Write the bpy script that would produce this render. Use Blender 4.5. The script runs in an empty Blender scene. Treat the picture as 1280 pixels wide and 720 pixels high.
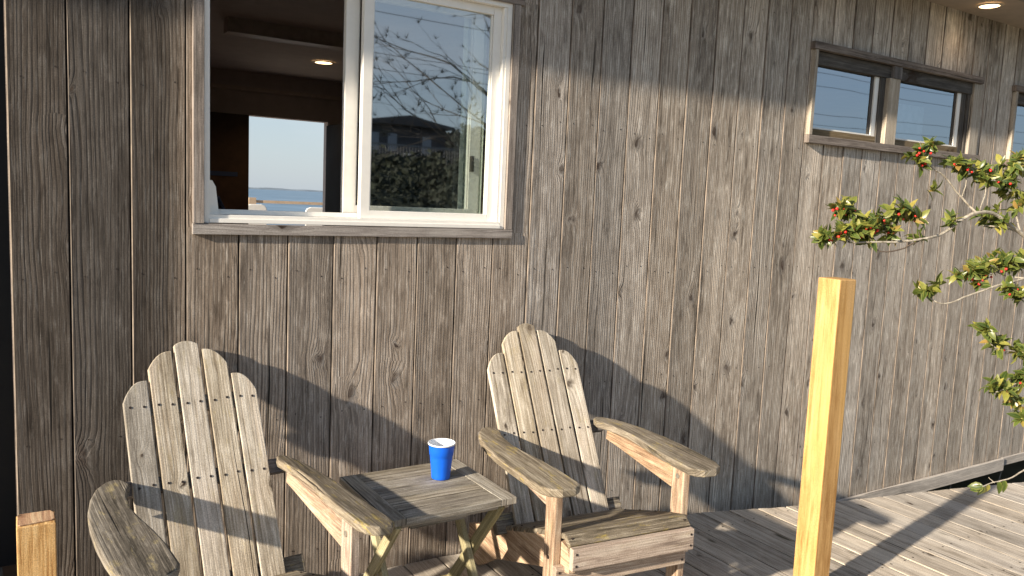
import bpy, bmesh, math, random
from mathutils import Vector, Matrix
random.seed(7)
S = bpy.context.scene
COL = S.collection
V = Vector

# ------------------------------------------------------------------ scene graph helpers
def tag(o, label=None, cat=None, group=None, kind=None):
    if label: o['label'] = label
    if cat: o['category'] = cat
    if group: o['group'] = group
    if kind: o['kind'] = kind
    return o

def empty(name, loc=(0, 0, 0), rz=0):
    o = bpy.data.objects.new(name, None)
    o.empty_display_size = 0.1
    COL.objects.link(o); o.location = loc; o.rotation_euler = (0, 0, rz)
    return o

def children(o):
    return [c for c in bpy.data.objects if c.parent == o]

def copy_tree(o, parent=None):
    c = o.copy(); COL.objects.link(c); c.parent = parent
    for ch in children(o):
        copy_tree(ch, c)
    return c

class MB:
    """collects faces with uv in metres (v along the grain)"""
    def __init__(self):
        self.v = []; self.f = []; self.uv = []; self.m = []
    def face(self, pts, uvs=None, mi=0):
        n = len(self.v)
        self.v += [tuple(p) for p in pts]
        self.f.append(list(range(n, n + len(pts))))
        self.uv += list(uvs) if uvs else [(0, 0)] * len(pts)
        self.m.append(mi)
    def box(self, a, b, axis=2, mi=0, rot=None, off=None):
        """axis aligned box from corner a to corner b, grain along axis"""
        lo = [min(a[i], b[i]) for i in range(3)]; hi = [max(a[i], b[i]) for i in range(3)]
        c = [(lo[i] + hi[i]) / 2 for i in range(3)]
        P = lambda i, j, k: (hi[0] if i else lo[0], hi[1] if j else lo[1], hi[2] if k else lo[2])
        faces = [((0,0,0),(0,0,1),(0,1,1),(0,1,0),0), ((1,0,0),(1,1,0),(1,1,1),(1,0,1),0),
                 ((0,0,0),(1,0,0),(1,0,1),(0,0,1),1), ((0,1,0),(0,1,1),(1,1,1),(1,1,0),1),
                 ((0,0,0),(0,1,0),(1,1,0),(1,0,0),2), ((0,0,1),(1,0,1),(1,1,1),(0,1,1),2)]
        o = off if off is not None else (random.uniform(0, 9), random.uniform(0, 9))
        for *q, ax in faces:
            pts = [V(P(*t)) for t in q]
            others = [i for i in range(3) if i != ax]
            if axis in others:
                vi = axis; ui = [i for i in others if i != axis][0]
            else:
                ui, vi = others
            uvs = [(p[ui] + o[0] + ax * .37, (p[vi]) * (1 if axis in others else .25) + o[1]) for p in pts]
            if rot is not None:
                pts = [rot @ p for p in pts]
            self.face(pts, uvs, mi)
    def beam(self, p0, p1, w, t, up=(0, 0, 1), mi=0):
        """beam p0->p1; w = width across `up x dir`, t = thickness along up"""
        p0 = V(p0); p1 = V(p1); d = (p1 - p0); L = d.length; d.normalize()
        s = V(up).cross(d).normalized(); u = d.cross(s).normalized()
        M = Matrix((s, u, d)).transposed().to_4x4(); M.translation = p0
        self.box((-w/2, -t/2, 0), (w/2, t/2, L), 2, mi, M)
    def prism(self, out, M, t, mi=0, long_axis=1):
        """2D outline in local xy (ccw), thickness t along +z of frame M"""
        o = (random.uniform(0, 9), random.uniform(0, 9))
        def uv(p, du=0): 
            return (p[1 - long_axis] + o[0] + du, p[long_axis] + o[1])
        top = [M @ V((x, y, t)) for x, y in out]; bot = [M @ V((x, y, 0)) for x, y in out]
        self.face(top, [uv(p) for p in out], mi)
        self.face(bot[::-1], [uv(p, .4) for p in out[::-1]], mi)
        n = len(out)
        for i in range(n):
            j = (i + 1) % n
            self.face([bot[i], bot[j], top[j], top[i]],
                      [uv(out[i], .7), uv(out[j], .7), uv(out[j], .7 + t), uv(out[i], .7 + t)], mi)
    def tube(self, pts, rad, n=8, mi=0, cap=True):
        pts = [V(p) for p in pts]; rings = []
        if not hasattr(rad, '__len__'): rad = [rad] * len(pts)
        ref = V((0.13, 0.21, 1)).normalized(); L = 0
        for i, p in enumerate(pts):
            d = (pts[min(i+1, len(pts)-1)] - pts[max(i-1, 0)]).normalized()
            a = d.cross(ref)
            if a.length < .05: a = d.cross(V((1, 0, 0)))
            a.normalize(); b = d.cross(a)
            if i: L += (p - pts[i-1]).length
            rings.append(([p + (a * math.cos(2*math.pi*k/n) + b * math.sin(2*math.pi*k/n)) * rad[i] for k in range(n)], L))
        for i in range(len(rings)-1):
            for k in range(n):
                k2 = (k+1) % n
                self.face([rings[i][0][k], rings[i][0][k2], rings[i+1][0][k2], rings[i+1][0][k]],
                          [(k/n*.1, rings[i][1]), ((k+1)/n*.1, rings[i][1]), ((k+1)/n*.1, rings[i+1][1]), (k/n*.1, rings[i+1][1])], mi)
        if cap:
            self.face(rings[0][0][::-1], None, mi); self.face(rings[-1][0], None, mi)
    def build(self, name, mats, parent=None, merge=True, bevel=0, smooth=False, seg=2):
        me = bpy.data.meshes.new(name)
        me.from_pydata(self.v, [], self.f)
        uvl = me.uv_layers.new(name='UVMap')
        flat = [c for uv in self.uv for c in uv]
        uvl.data.foreach_set('uv', flat)
        if not isinstance(mats, (list, tuple)): mats = [mats]
        for m in mats: me.materials.append(m)
        me.polygons.foreach_set('material_index', self.m)
        if merge:
            bm = bmesh.new(); bm.from_mesh(me)
            bmesh.ops.remove_doubles(bm, verts=bm.verts, dist=1e-5)
            bmesh.ops.recalc_face_normals(bm, faces=bm.faces)
            bm.to_mesh(me); bm.free()
        if smooth:
            for p in me.polygons: p.use_smooth = True
        o = bpy.data.objects.new(name, me); COL.objects.link(o); o.parent = parent
        if bevel:
            b = o.modifiers.new('bevel', 'BEVEL'); b.width = bevel; b.segments = seg; b.limit_method = 'ANGLE'
            b.angle_limit = math.radians(35)
        return o

# ------------------------------------------------------------------ material helpers
class NT:
    def __init__(self, name):
        self.m = bpy.data.materials.new(name); self.m.use_nodes = True
        self.t = self.m.node_tree; self.n = self.t.nodes; self.l = self.t.links
        self.bsdf = self.n['Principled BSDF']
    def node(self, typ, **kw):
        n = self.n.new(typ)
        for k, v in kw.items(): setattr(n, k, v)
        return n
    def put(self, sock, val):
        if hasattr(val, 'is_output') or isinstance(val, bpy.types.NodeSocket): self.l.new(val, sock)
        else: sock.default_value = val
    def math(self, op, a, b=None, c=None, clamp=False):
        n = self.node('ShaderNodeMath', operation=op, use_clamp=clamp)
        self.put(n.inputs[0], a)
        if b is not None: self.put(n.inputs[1], b)
        if c is not None: self.put(n.inputs[2], c)
        return n.outputs[0]
    def mapr(self, v, a, b, c=0., d=1., smooth=False):
        n = self.node('ShaderNodeMapRange', interpolation_type='SMOOTHSTEP' if smooth else 'LINEAR')
        self.put(n.inputs[0], v)
        for i, x in enumerate((a, b, c, d)): self.put(n.inputs[i+1], x)
        return n.outputs[0]
    def comb(self, x, y, z=0.):
        n = self.node('ShaderNodeCombineXYZ')
        for i, v in enumerate((x, y, z)): self.put(n.inputs[i], v)
        return n.outputs[0]
    def noise(self, vec, scale=1, detail=2, rough=.5, dims='3D'):
        n = self.node('ShaderNodeTexNoise', noise_dimensions=dims)
        self.put(n.inputs['Vector'], vec); n.inputs['Scale'].default_value = scale
        n.inputs['Detail'].default_value = detail; n.inputs['Roughness'].default_value = rough
        return n.outputs[0]
    def mix(self, f, a, b, mode='MIX'):
        n = self.node('ShaderNodeMix', data_type='RGBA', blend_type=mode)
        self.put(n.inputs[0], f)
        for s, v in ((n.inputs[6], a), (n.inputs[7], b)):
            if isinstance(v, (tuple, list)): s.default_value = (*v[:3], 1)
            else: self.l.new(v, s)
        return n.outputs[2]
    def ramp(self, f, stops, interp='LINEAR'):
        n = self.node('ShaderNodeValToRGB'); self.put(n.inputs[0], f)
        cr = n.color_ramp; cr.interpolation = interp
        while len(cr.elements) < len(stops): cr.elements.new(.5)
        for e, (p, c) in zip(cr.elements, stops): e.position = p; e.color = (*c, 1)
        return n.outputs[0]

def wood(name, dark, mid, light, crack=(.02, .017, .014), knot=(.035, .02, .012), knot_n=1., stain=(.2, .16, .12), stain_a=.3,
         island=False, bump=.6, rough=.85, fiber=1., crack_a=1., speck=.3, knot_p=.45, fleck=.35, con=.15, lines=.35, rot=False, world_x=None, spec=.25, lichen=0., hue=0.):
    t = NT(name)
    uv = t.node('ShaderNodeUVMap'); uv.uv_map = 'UVMap'
    sep = t.node('ShaderNodeSeparateXYZ'); t.l.new(uv.outputs[0], sep.inputs[0])
    oi = t.node('ShaderNodeObjectInfo').outputs['Random']
    if island:
        rnd = t.node('ShaderNodeNewGeometry').outputs['Random Per Island']
    else:
        rnd = oi
    u = t.math('ADD', sep.outputs[0], t.math('MULTIPLY', rnd, 37.3))
    v = t.math('ADD', sep.outputs[1], t.math('MULTIPLY', rnd, 91.7))
    w1 = t.noise(t.comb(t.math('MULTIPLY', u, 5.), t.math('MULTIPLY', v, .8)), 1, 2)
    w2 = t.noise(t.comb(t.math('MULTIPLY', u, 3.), t.math('MULTIPLY', v, 3.2), 4.), 1, 1)
    # knots
    vo = t.node('ShaderNodeTexVoronoi', voronoi_dimensions='2D', feature='F1'); vo.inputs['Scale'].default_value = 1
    vo.inputs['Randomness'].default_value = .95
    wk = t.noise(t.comb(t.math('MULTIPLY', u, 28.), t.math('MULTIPLY', v, 16.), 5.), 1, 2)
    wk2 = t.noise(t.comb(t.math('MULTIPLY', u, 28.), t.math('MULTIPLY', v, 16.), 55.), 1, 2)
    t.l.new(t.comb(t.math('ADD', t.math('MULTIPLY', u, 6.5 * knot_n), t.math('MULTIPLY', wk, .22)), t.math('ADD', t.math('MULTIPLY', v, 4.2 * knot_n), t.math('MULTIPLY', wk2, .26))), vo.inputs['Vector'])
    dk = vo.outputs['Distance']
    kr = t.node('ShaderNodeSeparateColor'); t.l.new(vo.outputs['Color'], kr.inputs[0])
    dk = t.math('DIVIDE', dk, t.mapr(kr.outputs[1], 0, 1, .35, 1.25))
    has = t.math('GREATER_THAN', kr.outputs[0], 1. - knot_p)           # some cells carry no knot
    bulge = t.math('MULTIPLY', t.math('POWER', 2.718, t.math('MULTIPLY', dk, -9.)), .045)
    bulge = t.math('MULTIPLY', bulge, has)
    g = t.math('ADD', t.math('ADD', u, t.math('MULTIPLY', w1, .035)), t.math('ADD', bulge, t.math('MULTIPLY', w2, .012)))
    ring = t.noise(t.comb(t.math('MULTIPLY', g, 75. * fiber), t.math('MULTIPLY', v, .8)), 1, 2, .6)
    fib = t.noise(t.comb(t.math('MULTIPLY', g, 190. * fiber), t.math('MULTIPLY', v, 4.), 7.), 1, 2, .6)
    fine = t.noise(t.comb(t.math('MULTIPLY', u, 420.), t.math('MULTIPLY', v, 12.), 3.), 1, 3, .7)
    patch = t.noise(t.comb(t.math('MULTIPLY', u, 9.), t.math('MULTIPLY', v, 1.3), 2.), 1, 4, .6)
    blot = t.noise(t.comb(t.math('MULTIPLY', u, 30.), t.math('MULTIPLY', v, 9.), 9.), 1, 4, .65)
    k = t.math('ADD', t.math('MULTIPLY', ring, .34), t.math('ADD', t.math('MULTIPLY', fib, .32), t.math('MULTIPLY', fine, .34)))
    k = t.math('ADD', k, t.math('ADD', t.math('MULTIPLY', t.math('SUBTRACT', patch, .5), .55), t.math('MULTIPLY', t.math('SUBTRACT', blot, .5), .22)))
    c = t.ramp(k, [(.5 - con, dark), (.5, mid), (.5 + con, light)])
    c = t.mix(t.mapr(patch, .5, .72, 0, stain_a), c, stain)
    lw_ = t.noise(t.comb(t.math('MULTIPLY', u, 11.), t.math('MULTIPLY', v, .55), 61.), 1, 2)
    saw = t.math('FRACT', t.math('ADD', t.math('MULTIPLY', g, 85. * fiber), t.math('MULTIPLY', lw_, 5.)))
    late = t.math('MULTIPLY', t.mapr(saw, .45, .92, 0, 1, True), t.mapr(saw, .93, 1., 1, 0))
    late = t.math('MULTIPLY', late, t.mapr(patch, .36, .6, .15, 1.))
    late = t.math('MULTIPLY', late, t.mapr(fib, .35, .6, .5, 1.))
    c = t.mix(t.math('MULTIPLY', late, lines), c, dark)
    c = t.mix(t.mapr(blot, .58, .75, 0, speck), c, light)
    c = t.mix(t.mapr(blot, .42, .28, 0, speck * .8), c, dark)
    if fleck:
        fl = t.noise(t.comb(t.math('MULTIPLY', u, 190.), t.math('MULTIPLY', v, 8.), 41.), 1, 3, .7)
        c = t.mix(t.mapr(fl, .56, .66, 0, fleck), c, tuple(min(.85, x * 1.25) for x in light))
        c = t.mix(t.mapr(fl, .43, .34, 0, fleck * .6), c, dark)
    if lichen:
        ly = t.noise(t.comb(t.math('MULTIPLY', u, 40.), t.math('MULTIPLY', v, 10.), 21.), 1, 5, .7)
        c = t.mix(t.mapr(ly, .56, .66, 0, lichen), c, (.42, .33, .10))
        lw = t.noise(t.comb(t.math('MULTIPLY', u, 90.), t.math('MULTIPLY', v, 30.), 33.), 1, 3, .7)
        c = t.mix(t.mapr(lw, .66, .74, 0, lichen), c, (.5, .46, .33))
    gr = t.noise(t.comb(t.math('MULTIPLY', u, 380.), t.math('MULTIPLY', v, 240.), 71.), 1, 2, .8)
    gv = t.node('ShaderNodeHueSaturation'); t.l.new(t.mapr(gr, .35, .65, .74, 1.26), gv.inputs['Value']); t.l.new(c, gv.inputs['Color']); c = gv.outputs[0]
    if rot:
        rn = t.noise(t.comb(t.math('MULTIPLY', u, 16.), t.math('MULTIPLY', v, 3.4), 81.), 1, 2, .5)
        c = t.mix(t.mapr(rn, .68, .76, 0, .85, True), c, (.045, .038, .018))
    # per board value / tint shift
    rb = t.math('FRACT', t.math('MULTIPLY', rnd, 17.77))
    rb2 = t.math('FRACT', t.math('MULTIPLY', rnd, 41.3))
    hsv = t.node('ShaderNodeHueSaturation')
    t.l.new(t.mapr(rb, 0, 1, .80, 1.18), hsv.inputs['Value']); t.l.new(t.mapr(rb2, 0, 1, .75, 1.2), hsv.inputs['Saturation'])
    t.l.new(c, hsv.inputs['Color']); c = hsv.outputs[0]
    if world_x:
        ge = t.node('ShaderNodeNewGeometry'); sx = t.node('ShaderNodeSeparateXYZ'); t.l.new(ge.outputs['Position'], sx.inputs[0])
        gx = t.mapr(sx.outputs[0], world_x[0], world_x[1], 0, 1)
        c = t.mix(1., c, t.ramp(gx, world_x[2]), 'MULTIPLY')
    # cracks (weathering checks)
    cr = t.noise(t.comb(t.math('MULTIPLY', g, 75. * fiber), t.math('MULTIPLY', v, 1.1), 13.), 1, 1, .5)
    crm = t.mapr(cr, .30, .235, 0, crack_a, True)
    c = t.mix(crm, c, crack)
    # knots colour
    km = t.math('MULTIPLY', t.mapr(dk, .068, .035, 0, 1, True), has)
    kring = t.math('MULTIPLY', t.mapr(dk, .15, .06, 0, .45, True), has)
    c = t.mix(t.math('MULTIPLY', t.math('MULTIPLY', t.mapr(dk, .15, .09, 0, .28, True), t.mapr(wk, .45, .6, 0, 1, True)), has), c, light); c = t.mix(kring, c, t.mix(.5, knot, dark)); c = t.mix(t.math('MULTIPLY', km, t.mapr(wk2, .35, .6, .35, .95)), c, knot)
    t.l.new(c, t.bsdf.inputs['Base Color'])
    t.bsdf.inputs['Roughness'].default_value = rough
    t.bsdf.inputs['Specular IOR Level'].default_value = spec
    h = t.math('ADD', t.math('MULTIPLY', ring, .5), t.math('ADD', t.math('MULTIPLY', fib, .35), t.math('MULTIPLY', fine, .12)))
    h = t.math('SUBTRACT', h, t.math('ADD', t.math('MULTIPLY', crm, .5), t.math('MULTIPLY', late, lines * .7)))
    h = t.math('ADD', h, t.math('MULTIPLY', t.math('MULTIPLY', has, t.mapr(dk, .14, .0, 0, 1, True)), .6))
    h = t.math('ADD', h, t.math('MULTIPLY', blot, .35))
    b = t.node('ShaderNodeBump'); b.inputs['Strength'].default_value = bump; b.inputs['Distance'].default_value = .0022
    t.l.new(h, b.inputs['Height']); t.l.new(b.outputs[0], t.bsdf.inputs['Normal'])
    return t.m

def plain(name, col, rough=.6, noise_s=20, var=.12, metal=0., spec=.5, bump=0.):
    t = NT(name)
    tc = t.node('ShaderNodeTexCoord').outputs['Object']
    n = t.noise(tc, noise_s, 4, .6)
    d = tuple(max(0, x * (1 - var)) for x in col); l_ = tuple(min(1, x * (1 + var)) for x in col)
    t.l.new(t.ramp(n, [(.3, d), (.7, l_)]), t.bsdf.inputs['Base Color'])
    t.l.new(t.mapr(n, .3, .7, rough - .06, rough + .06), t.bsdf.inputs['Roughness'])
    t.bsdf.inputs['Metallic'].default_value = metal; t.bsdf.inputs['Specular IOR Level'].default_value = spec
    if bump:
        b = t.node('ShaderNodeBump'); b.inputs['Strength'].default_value = bump; b.inputs['Distance'].default_value = .002
        t.l.new(n, b.inputs['Height']); t.l.new(b.outputs[0], t.bsdf.inputs['Normal'])
    return t.m

def glass_mat(name, refl, tint, rcol=(.8, .9, 1.)):
    t = NT(name); t.n.remove(t.bsdf)
    out = [n for n in t.n if n.type == 'OUTPUT_MATERIAL'][0]
    tr = t.node('ShaderNodeBsdfTransparent'); tr.inputs[0].default_value = (*tint, 1)
    gl = t.node('ShaderNodeBsdfGlossy'); gl.inputs['Roughness'].default_value = .018; gl.inputs['Color'].default_value = (*rcol, 1)
    tc = t.node('ShaderNodeTexCoord').outputs['Object']
    n = t.noise(tc, 2.2, 1)
    b = t.node('ShaderNodeBump'); b.inputs['Strength'].default_value = .05; b.inputs['Distance'].default_value = .01
    t.l.new(n, b.inputs['Height']); t.l.new(b.outputs[0], gl.inputs['Normal'])
    mx = t.node('ShaderNodeMixShader')
    fr = t.node('ShaderNodeLayerWeight'); fr.inputs['Blend'].default_value = .3
    mx.inputs[0].default_value = refl
    t.l.new(tr.outputs[0], mx.inputs[1]); t.l.new(gl.outputs[0], mx.inputs[2]); t.l.new(mx.outputs[0], out.inputs[0])
    return t.m

def emis(name, col, s):
    t = NT(name); t.bsdf.inputs['Base Color'].default_value = (*col, 1)
    t.bsdf.inputs['Emission Color'].default_value = (*col, 1); t.bsdf.inputs['Emission Strength'].default_value = s
    return t.m

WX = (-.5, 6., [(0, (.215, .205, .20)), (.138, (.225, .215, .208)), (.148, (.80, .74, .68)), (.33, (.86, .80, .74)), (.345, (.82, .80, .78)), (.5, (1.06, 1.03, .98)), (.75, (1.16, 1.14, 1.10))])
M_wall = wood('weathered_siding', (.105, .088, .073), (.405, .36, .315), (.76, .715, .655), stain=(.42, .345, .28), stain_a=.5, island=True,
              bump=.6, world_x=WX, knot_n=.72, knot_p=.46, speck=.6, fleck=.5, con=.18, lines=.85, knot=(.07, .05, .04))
M_edge = plain('raw_board_edge', (.215, .175, .14), .8, 7, .7)
M_cream = wood('pale_casing_wood', (.20, .16, .12), (.38, .32, .245), (.52, .46, .37), knot_p=.1, bump=.3, stain_a=.2)
M_trim = wood('grey_trim_wood', (.15, .13, .115), (.33, .285, .255), (.50, .455, .41), knot_n=.7, knot_p=.3, bump=.6, stain_a=.15)
M_skirt = wood('grey_skirt_wood', (.26, .24, .22), (.46, .43, .40), (.62, .58, .53), knot_n=.7, knot_p=.2, bump=.4, stain_a=.15)
M_head = wood('shaded_head_sill_wood', (.07, .055, .045), (.17, .14, .12), (.28, .24, .21), knot_n=.7, knot_p=.2, bump=.4)  # head casing's eave shade put into the colour; dark sill shares it
M_sill = wood('dark_sill_wood', (.06, .055, .055), (.13, .12, .115), (.27, .25, .24), knot_n=.5, bump=.6, stain_a=.1, stain=(.18, .14, .11))
M_deck = wood('weathered_decking', (.22, .19, .155), (.46, .41, .35), (.64, .59, .52), island=True, bump=.35, stain=(.38, .335, .27), stain_a=.45, rot=True, lines=.25,
              knot_n=.9, knot_p=.3, speck=.4)
M_chair = wood('weathered_chair_wood', (.15, .12, .085), (.41, .36, .285), (.68, .63, .54), stain=(.42, .31, .22), stain_a=.4, knot_n=1., knot_p=.25, bump=.6,
               speck=.45, lichen=.2)
M_arm = wood('lichen_spotted_arm_wood', (.05, .042, .03), (.18, .152, .115), (.38, .34, .275), stain=(.17, .14, .095), stain_a=.5, knot_n=1., knot_p=.2, bump=1.1,
             speck=.5, lichen=.55, crack_a=1.)
M_pink = wood('reddish_frame_wood', (.17, .115, .08), (.42, .31, .225), (.64, .54, .42), stain=(.33, .20, .13), stain_a=.7, knot_n=1., knot_p=.15, bump=.5,
              speck=.5, lichen=.15)
M_table = wood('weathered_table_wood', (.07, .06, .046), (.25, .22, .175), (.46, .43, .37), stain=(.25, .22, .13), stain_a=.3, knot_n=1., knot_p=.15, bump=.8,
               speck=.5, lichen=.1)
M_tleg = wood('mossy_table_leg_wood', (.16, .13, .05), (.36, .31, .15), (.52, .46, .27), stain=(.24, .24, .10), stain_a=.5, knot_n=1., knot_p=.1, bump=.5,
              speck=.4, lichen=.3)
M_post = wood('new_yellow_lumber', (.28, .145, .05), (.50, .31, .135), (.59, .395, .20), crack=(.25, .12, .04), knot=(.16, .06, .02), knot_n=.8, knot_p=.3,
              stain=(.58, .34, .10), stain_a=.5, bump=.12, rough=.6, fiber=.45, crack_a=.25, speck=.12, spec=.3, fleck=.1, con=.16)
M_post2 = wood('grainy_yellow_lumber', (.24, .11, .04), (.56, .37, .18), (.68, .50, .28), crack=(.16, .07, .03), knot=(.16, .06, .02), knot_n=.9, knot_p=.4,
              stain=(.50, .28, .12), stain_a=.5, bump=.25, rough=.7, fiber=.8, crack_a=.6, speck=.3, spec=.3, con=.12)
M_stump = wood('sawn_post_end', (.30, .10, .04), (.55, .30, .12), (.75, .52, .26), knot_n=1.2, stain=(.28, .09, .04), stain_a=.9, bump=.6, fiber=.6, crack_a=.6)
M_backing = plain('dark_backing', (.018, .015, .013), .9)
M_vinyl = plain('white_vinyl', (.87, .85, .80), .35, 30, .03)
M_bronze = wood('dark_window_wood', (.045, .04, .035), (.085, .075, .065), (.15, .135, .12), knot_n=.3, bump=.4, stain_a=.2, stain=(.12, .085, .045))
M_brownrail = wood('brown_window_rail', (.10, .07, .035), (.16, .115, .06), (.22, .165, .09), knot_n=.3, bump=.3, stain_a=.1)
M_glass = glass_mat('window_glass', .44, (.86, .93, .90), (.86, .90, .94))
M_glass2 = glass_mat('window_glass_small', .52, (.6, .68, .72), (.62, .70, .80))
M_int = plain('interior_wall', (.54, .48, .46), .8, 8, .08)
M_int2 = plain('interior_ceiling', (.52, .47, .45), .8, 8, .08)
M_soffit = plain('soffit_panel', (.40, .33, .27), .7, 14, .12)
M_intdoor = plain('dark_brown_door', (.05, .028, .02), .5, 12, .3)
M_fridge = plain('dark_steel', (.016, .016, .018), .75, 4, .1, spec=.15)
M_tape = plain('blue_tape', (.02, .05, .16), .6)
M_screw = plain('rusty_screw', (.035, .025, .02), .6, 90, .4, metal=.3)
M_bolt = plain('galvanised_bolt', (.45, .42, .36), .4, 90, .2, metal=.7)
M_white = plain('white_plastic', (.82, .82, .80), .4, 10, .04)
M_cup = plain('blue_plastic', (.004, .12, .70), .42, 10, .05, spec=.5)
M_cupin = plain('white_cup_inside', (.80, .82, .85), .35, 10, .03)
M_metal = plain('white_metal', (.7, .7, .68), .4)
M_lamp = emis('lit_lamp', (1., .72, .38), 3.)
M_trimring = plain('lamp_ring', (.6, .5, .38), .4)

# ------------------------------------------------------------------ ground, sea, sky
def sheet(name, x0, x1, y0, y1, z, mat, nx=1, ny=1, fz=None):
    mb = MB()
    for i in range(nx):
        for j in range(ny):
            xs = [x0 + (x1-x0)*a/nx for a in (i, i+1)]; ys = [y0 + (y1-y0)*a/ny for a in (j, j+1)]
            f = fz or (lambda x, y: z)
            mb.face([(xs[0], ys[0], f(xs[0], ys[0])), (xs[1], ys[0], f(xs[1], ys[0])), (xs[1], ys[1], f(xs[1], ys[1])), (xs[0], ys[1], f(xs[0], ys[1]))])
    return mb.build(name, mat)

t = NT('sandy_ground')
tc = t.node('ShaderNodeTexCoord').outputs['Object']
n1 = t.noise(tc, .35, 5, .6); n2 = t.noise(tc, 14, 4, .7)
c = t.ramp(n1, [(.35, (.10, .10, .045)), (.55, (.26, .22, .14)), (.7, (.34, .29, .20))])
c = t.mix(t.mapr(n2, .4, .7, 0, .4), c, (.12, .10, .06)); t.l.new(c, t.bsdf.inputs['Base Color']); t.bsdf.inputs['Roughness'].default_value = .95
tag(sheet('ground', -4000, 4000, -4000, 14, -.8, t.m), kind='structure')

t = NT('sea_water')
tc = t.node('ShaderNodeTexCoord').outputs['Object']
mp = t.node('ShaderNodeMapping'); mp.inputs['Scale'].default_value = (.10, .22, 1); t.l.new(tc, mp.inputs[0])
n1 = t.noise(mp.outputs[0], .5, 8, .65); n2 = t.noise(mp.outputs[0], .03, 3, .5)
t.l.new(t.ramp(n1, [(.38, (.05, .11, .17)), (.58, (.13, .22, .32)), (.68, (.30, .38, .45))]), t.bsdf.inputs['Base Color'])
t.bsdf.inputs['Roughness'].default_value = .35
b = t.node('ShaderNodeBump'); b.inputs['Strength'].default_value = .8; b.inputs['Distance'].default_value = .3
t.l.new(n1, b.inputs['Height']); t.l.new(b.outputs[0], t.bsdf.inputs['Normal'])
tag(sheet('sea', -6000, 6000, 14, 6500, -1.6, t.m), kind='structure')
mb = MB()
random.seed(3)
xs = [-3000 + 60*i for i in range(130)]; hs = [7 + 2.5*math.sin(x*.004) + random.uniform(-1.5, 2.5) for x in xs]
for i in range(len(xs)-1):
    mb.face([(xs[i], 3600, -2), (xs[i+1], 3600, -2), (xs[i+1], 3660, hs[i+1]), (xs[i], 3660, hs[i])])
    mb.face([(xs[i], 3660, hs[i]), (xs[i+1], 3660, hs[i+1]), (xs[i+1], 3900, hs[i+1]*.6), (xs[i], 3900, hs[i]*.6)])
tag(mb.build('far_shore', plain('haze_tinted_shore', (.16, .20, .24), .9, .02, .3)), kind='structure')  # distance haze painted into the blue-grey shore colour

# hill of dark scrub behind the photographer (seen reflected)
def hz(x, y):
    d = -y
    pts = [(9, -.82), (13, .5), (17, 1.35), (25, 2.1), (50, 3.3), (60, 3.4), (75, 6.0), (95, 2.), (130, -.9)]
    z = -.82
    for (a, za), (b, zb_) in zip(pts[:-1], pts[1:]):
        if a <= d <= b: z = za + (zb_ - za)*(d - a)/(b - a)
    if d > 130: z = -.9
    return z + (.12*math.sin(x*1.7 + y) + .1*math.sin(y*1.3 + x*.6) if d > 11 else 0)
t = NT('scrub_cover')
tc = t.node('ShaderNodeTexCoord').outputs['Object']
n1 = t.noise(tc, 5, 6, .7)
t.l.new(t.ramp(n1, [(.35, (.012, .018, .010)), (.6, (.04, .05, .025)), (.75, (.09, .09, .05))]), t.bsdf.inputs['Base Color']); t.bsdf.inputs['Roughness'].default_value = .95
tag(sheet('hill', -60, 130, -130, -8.5, 0, t.m, 120, 110, hz), kind='structure')
# scrub bushes on the hill
mb = MB()
for k in range(16000):
    d_ = 11 + 38*random.random()**1.6; y = -d_; x = (d_ + 2.7)*random.uniform(.30, .68); z = hz(x, y)
    r = random.uniform(.03, .07)*(.4 + d_/16); hump = .5 + .5*math.sin(x*2.1)*math.sin(y*1.7 + x)
    p = V((x, y, z + random.random() * .55 * hump * (.4 + d_/25)))
    a = V((random.gauss(0, 1), random.gauss(0, 1), random.gauss(0, 1))).normalized() * r; b_ = V((random.gauss(0, 1), random.gauss(0, 1), random.gauss(0, 1))).normalized() * r
    mb.face([p - a, p + b_, p + a, p - b_])
M_scrub = plain('scrub_leaves', (.020, .026, .013), .8, 3, .5)
o = mb.build('hillside_scrub', M_scrub, merge=False); tag(o, 'dark low scrub covering the hillside reflected in the window', 'scrub', kind='stuff')

# ------------------------------------------------------------------ the house
house = empty('beach_house')
tag(house, 'beach house clad in grey weathered vertical boards, with a white sliding window', 'house')

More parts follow.
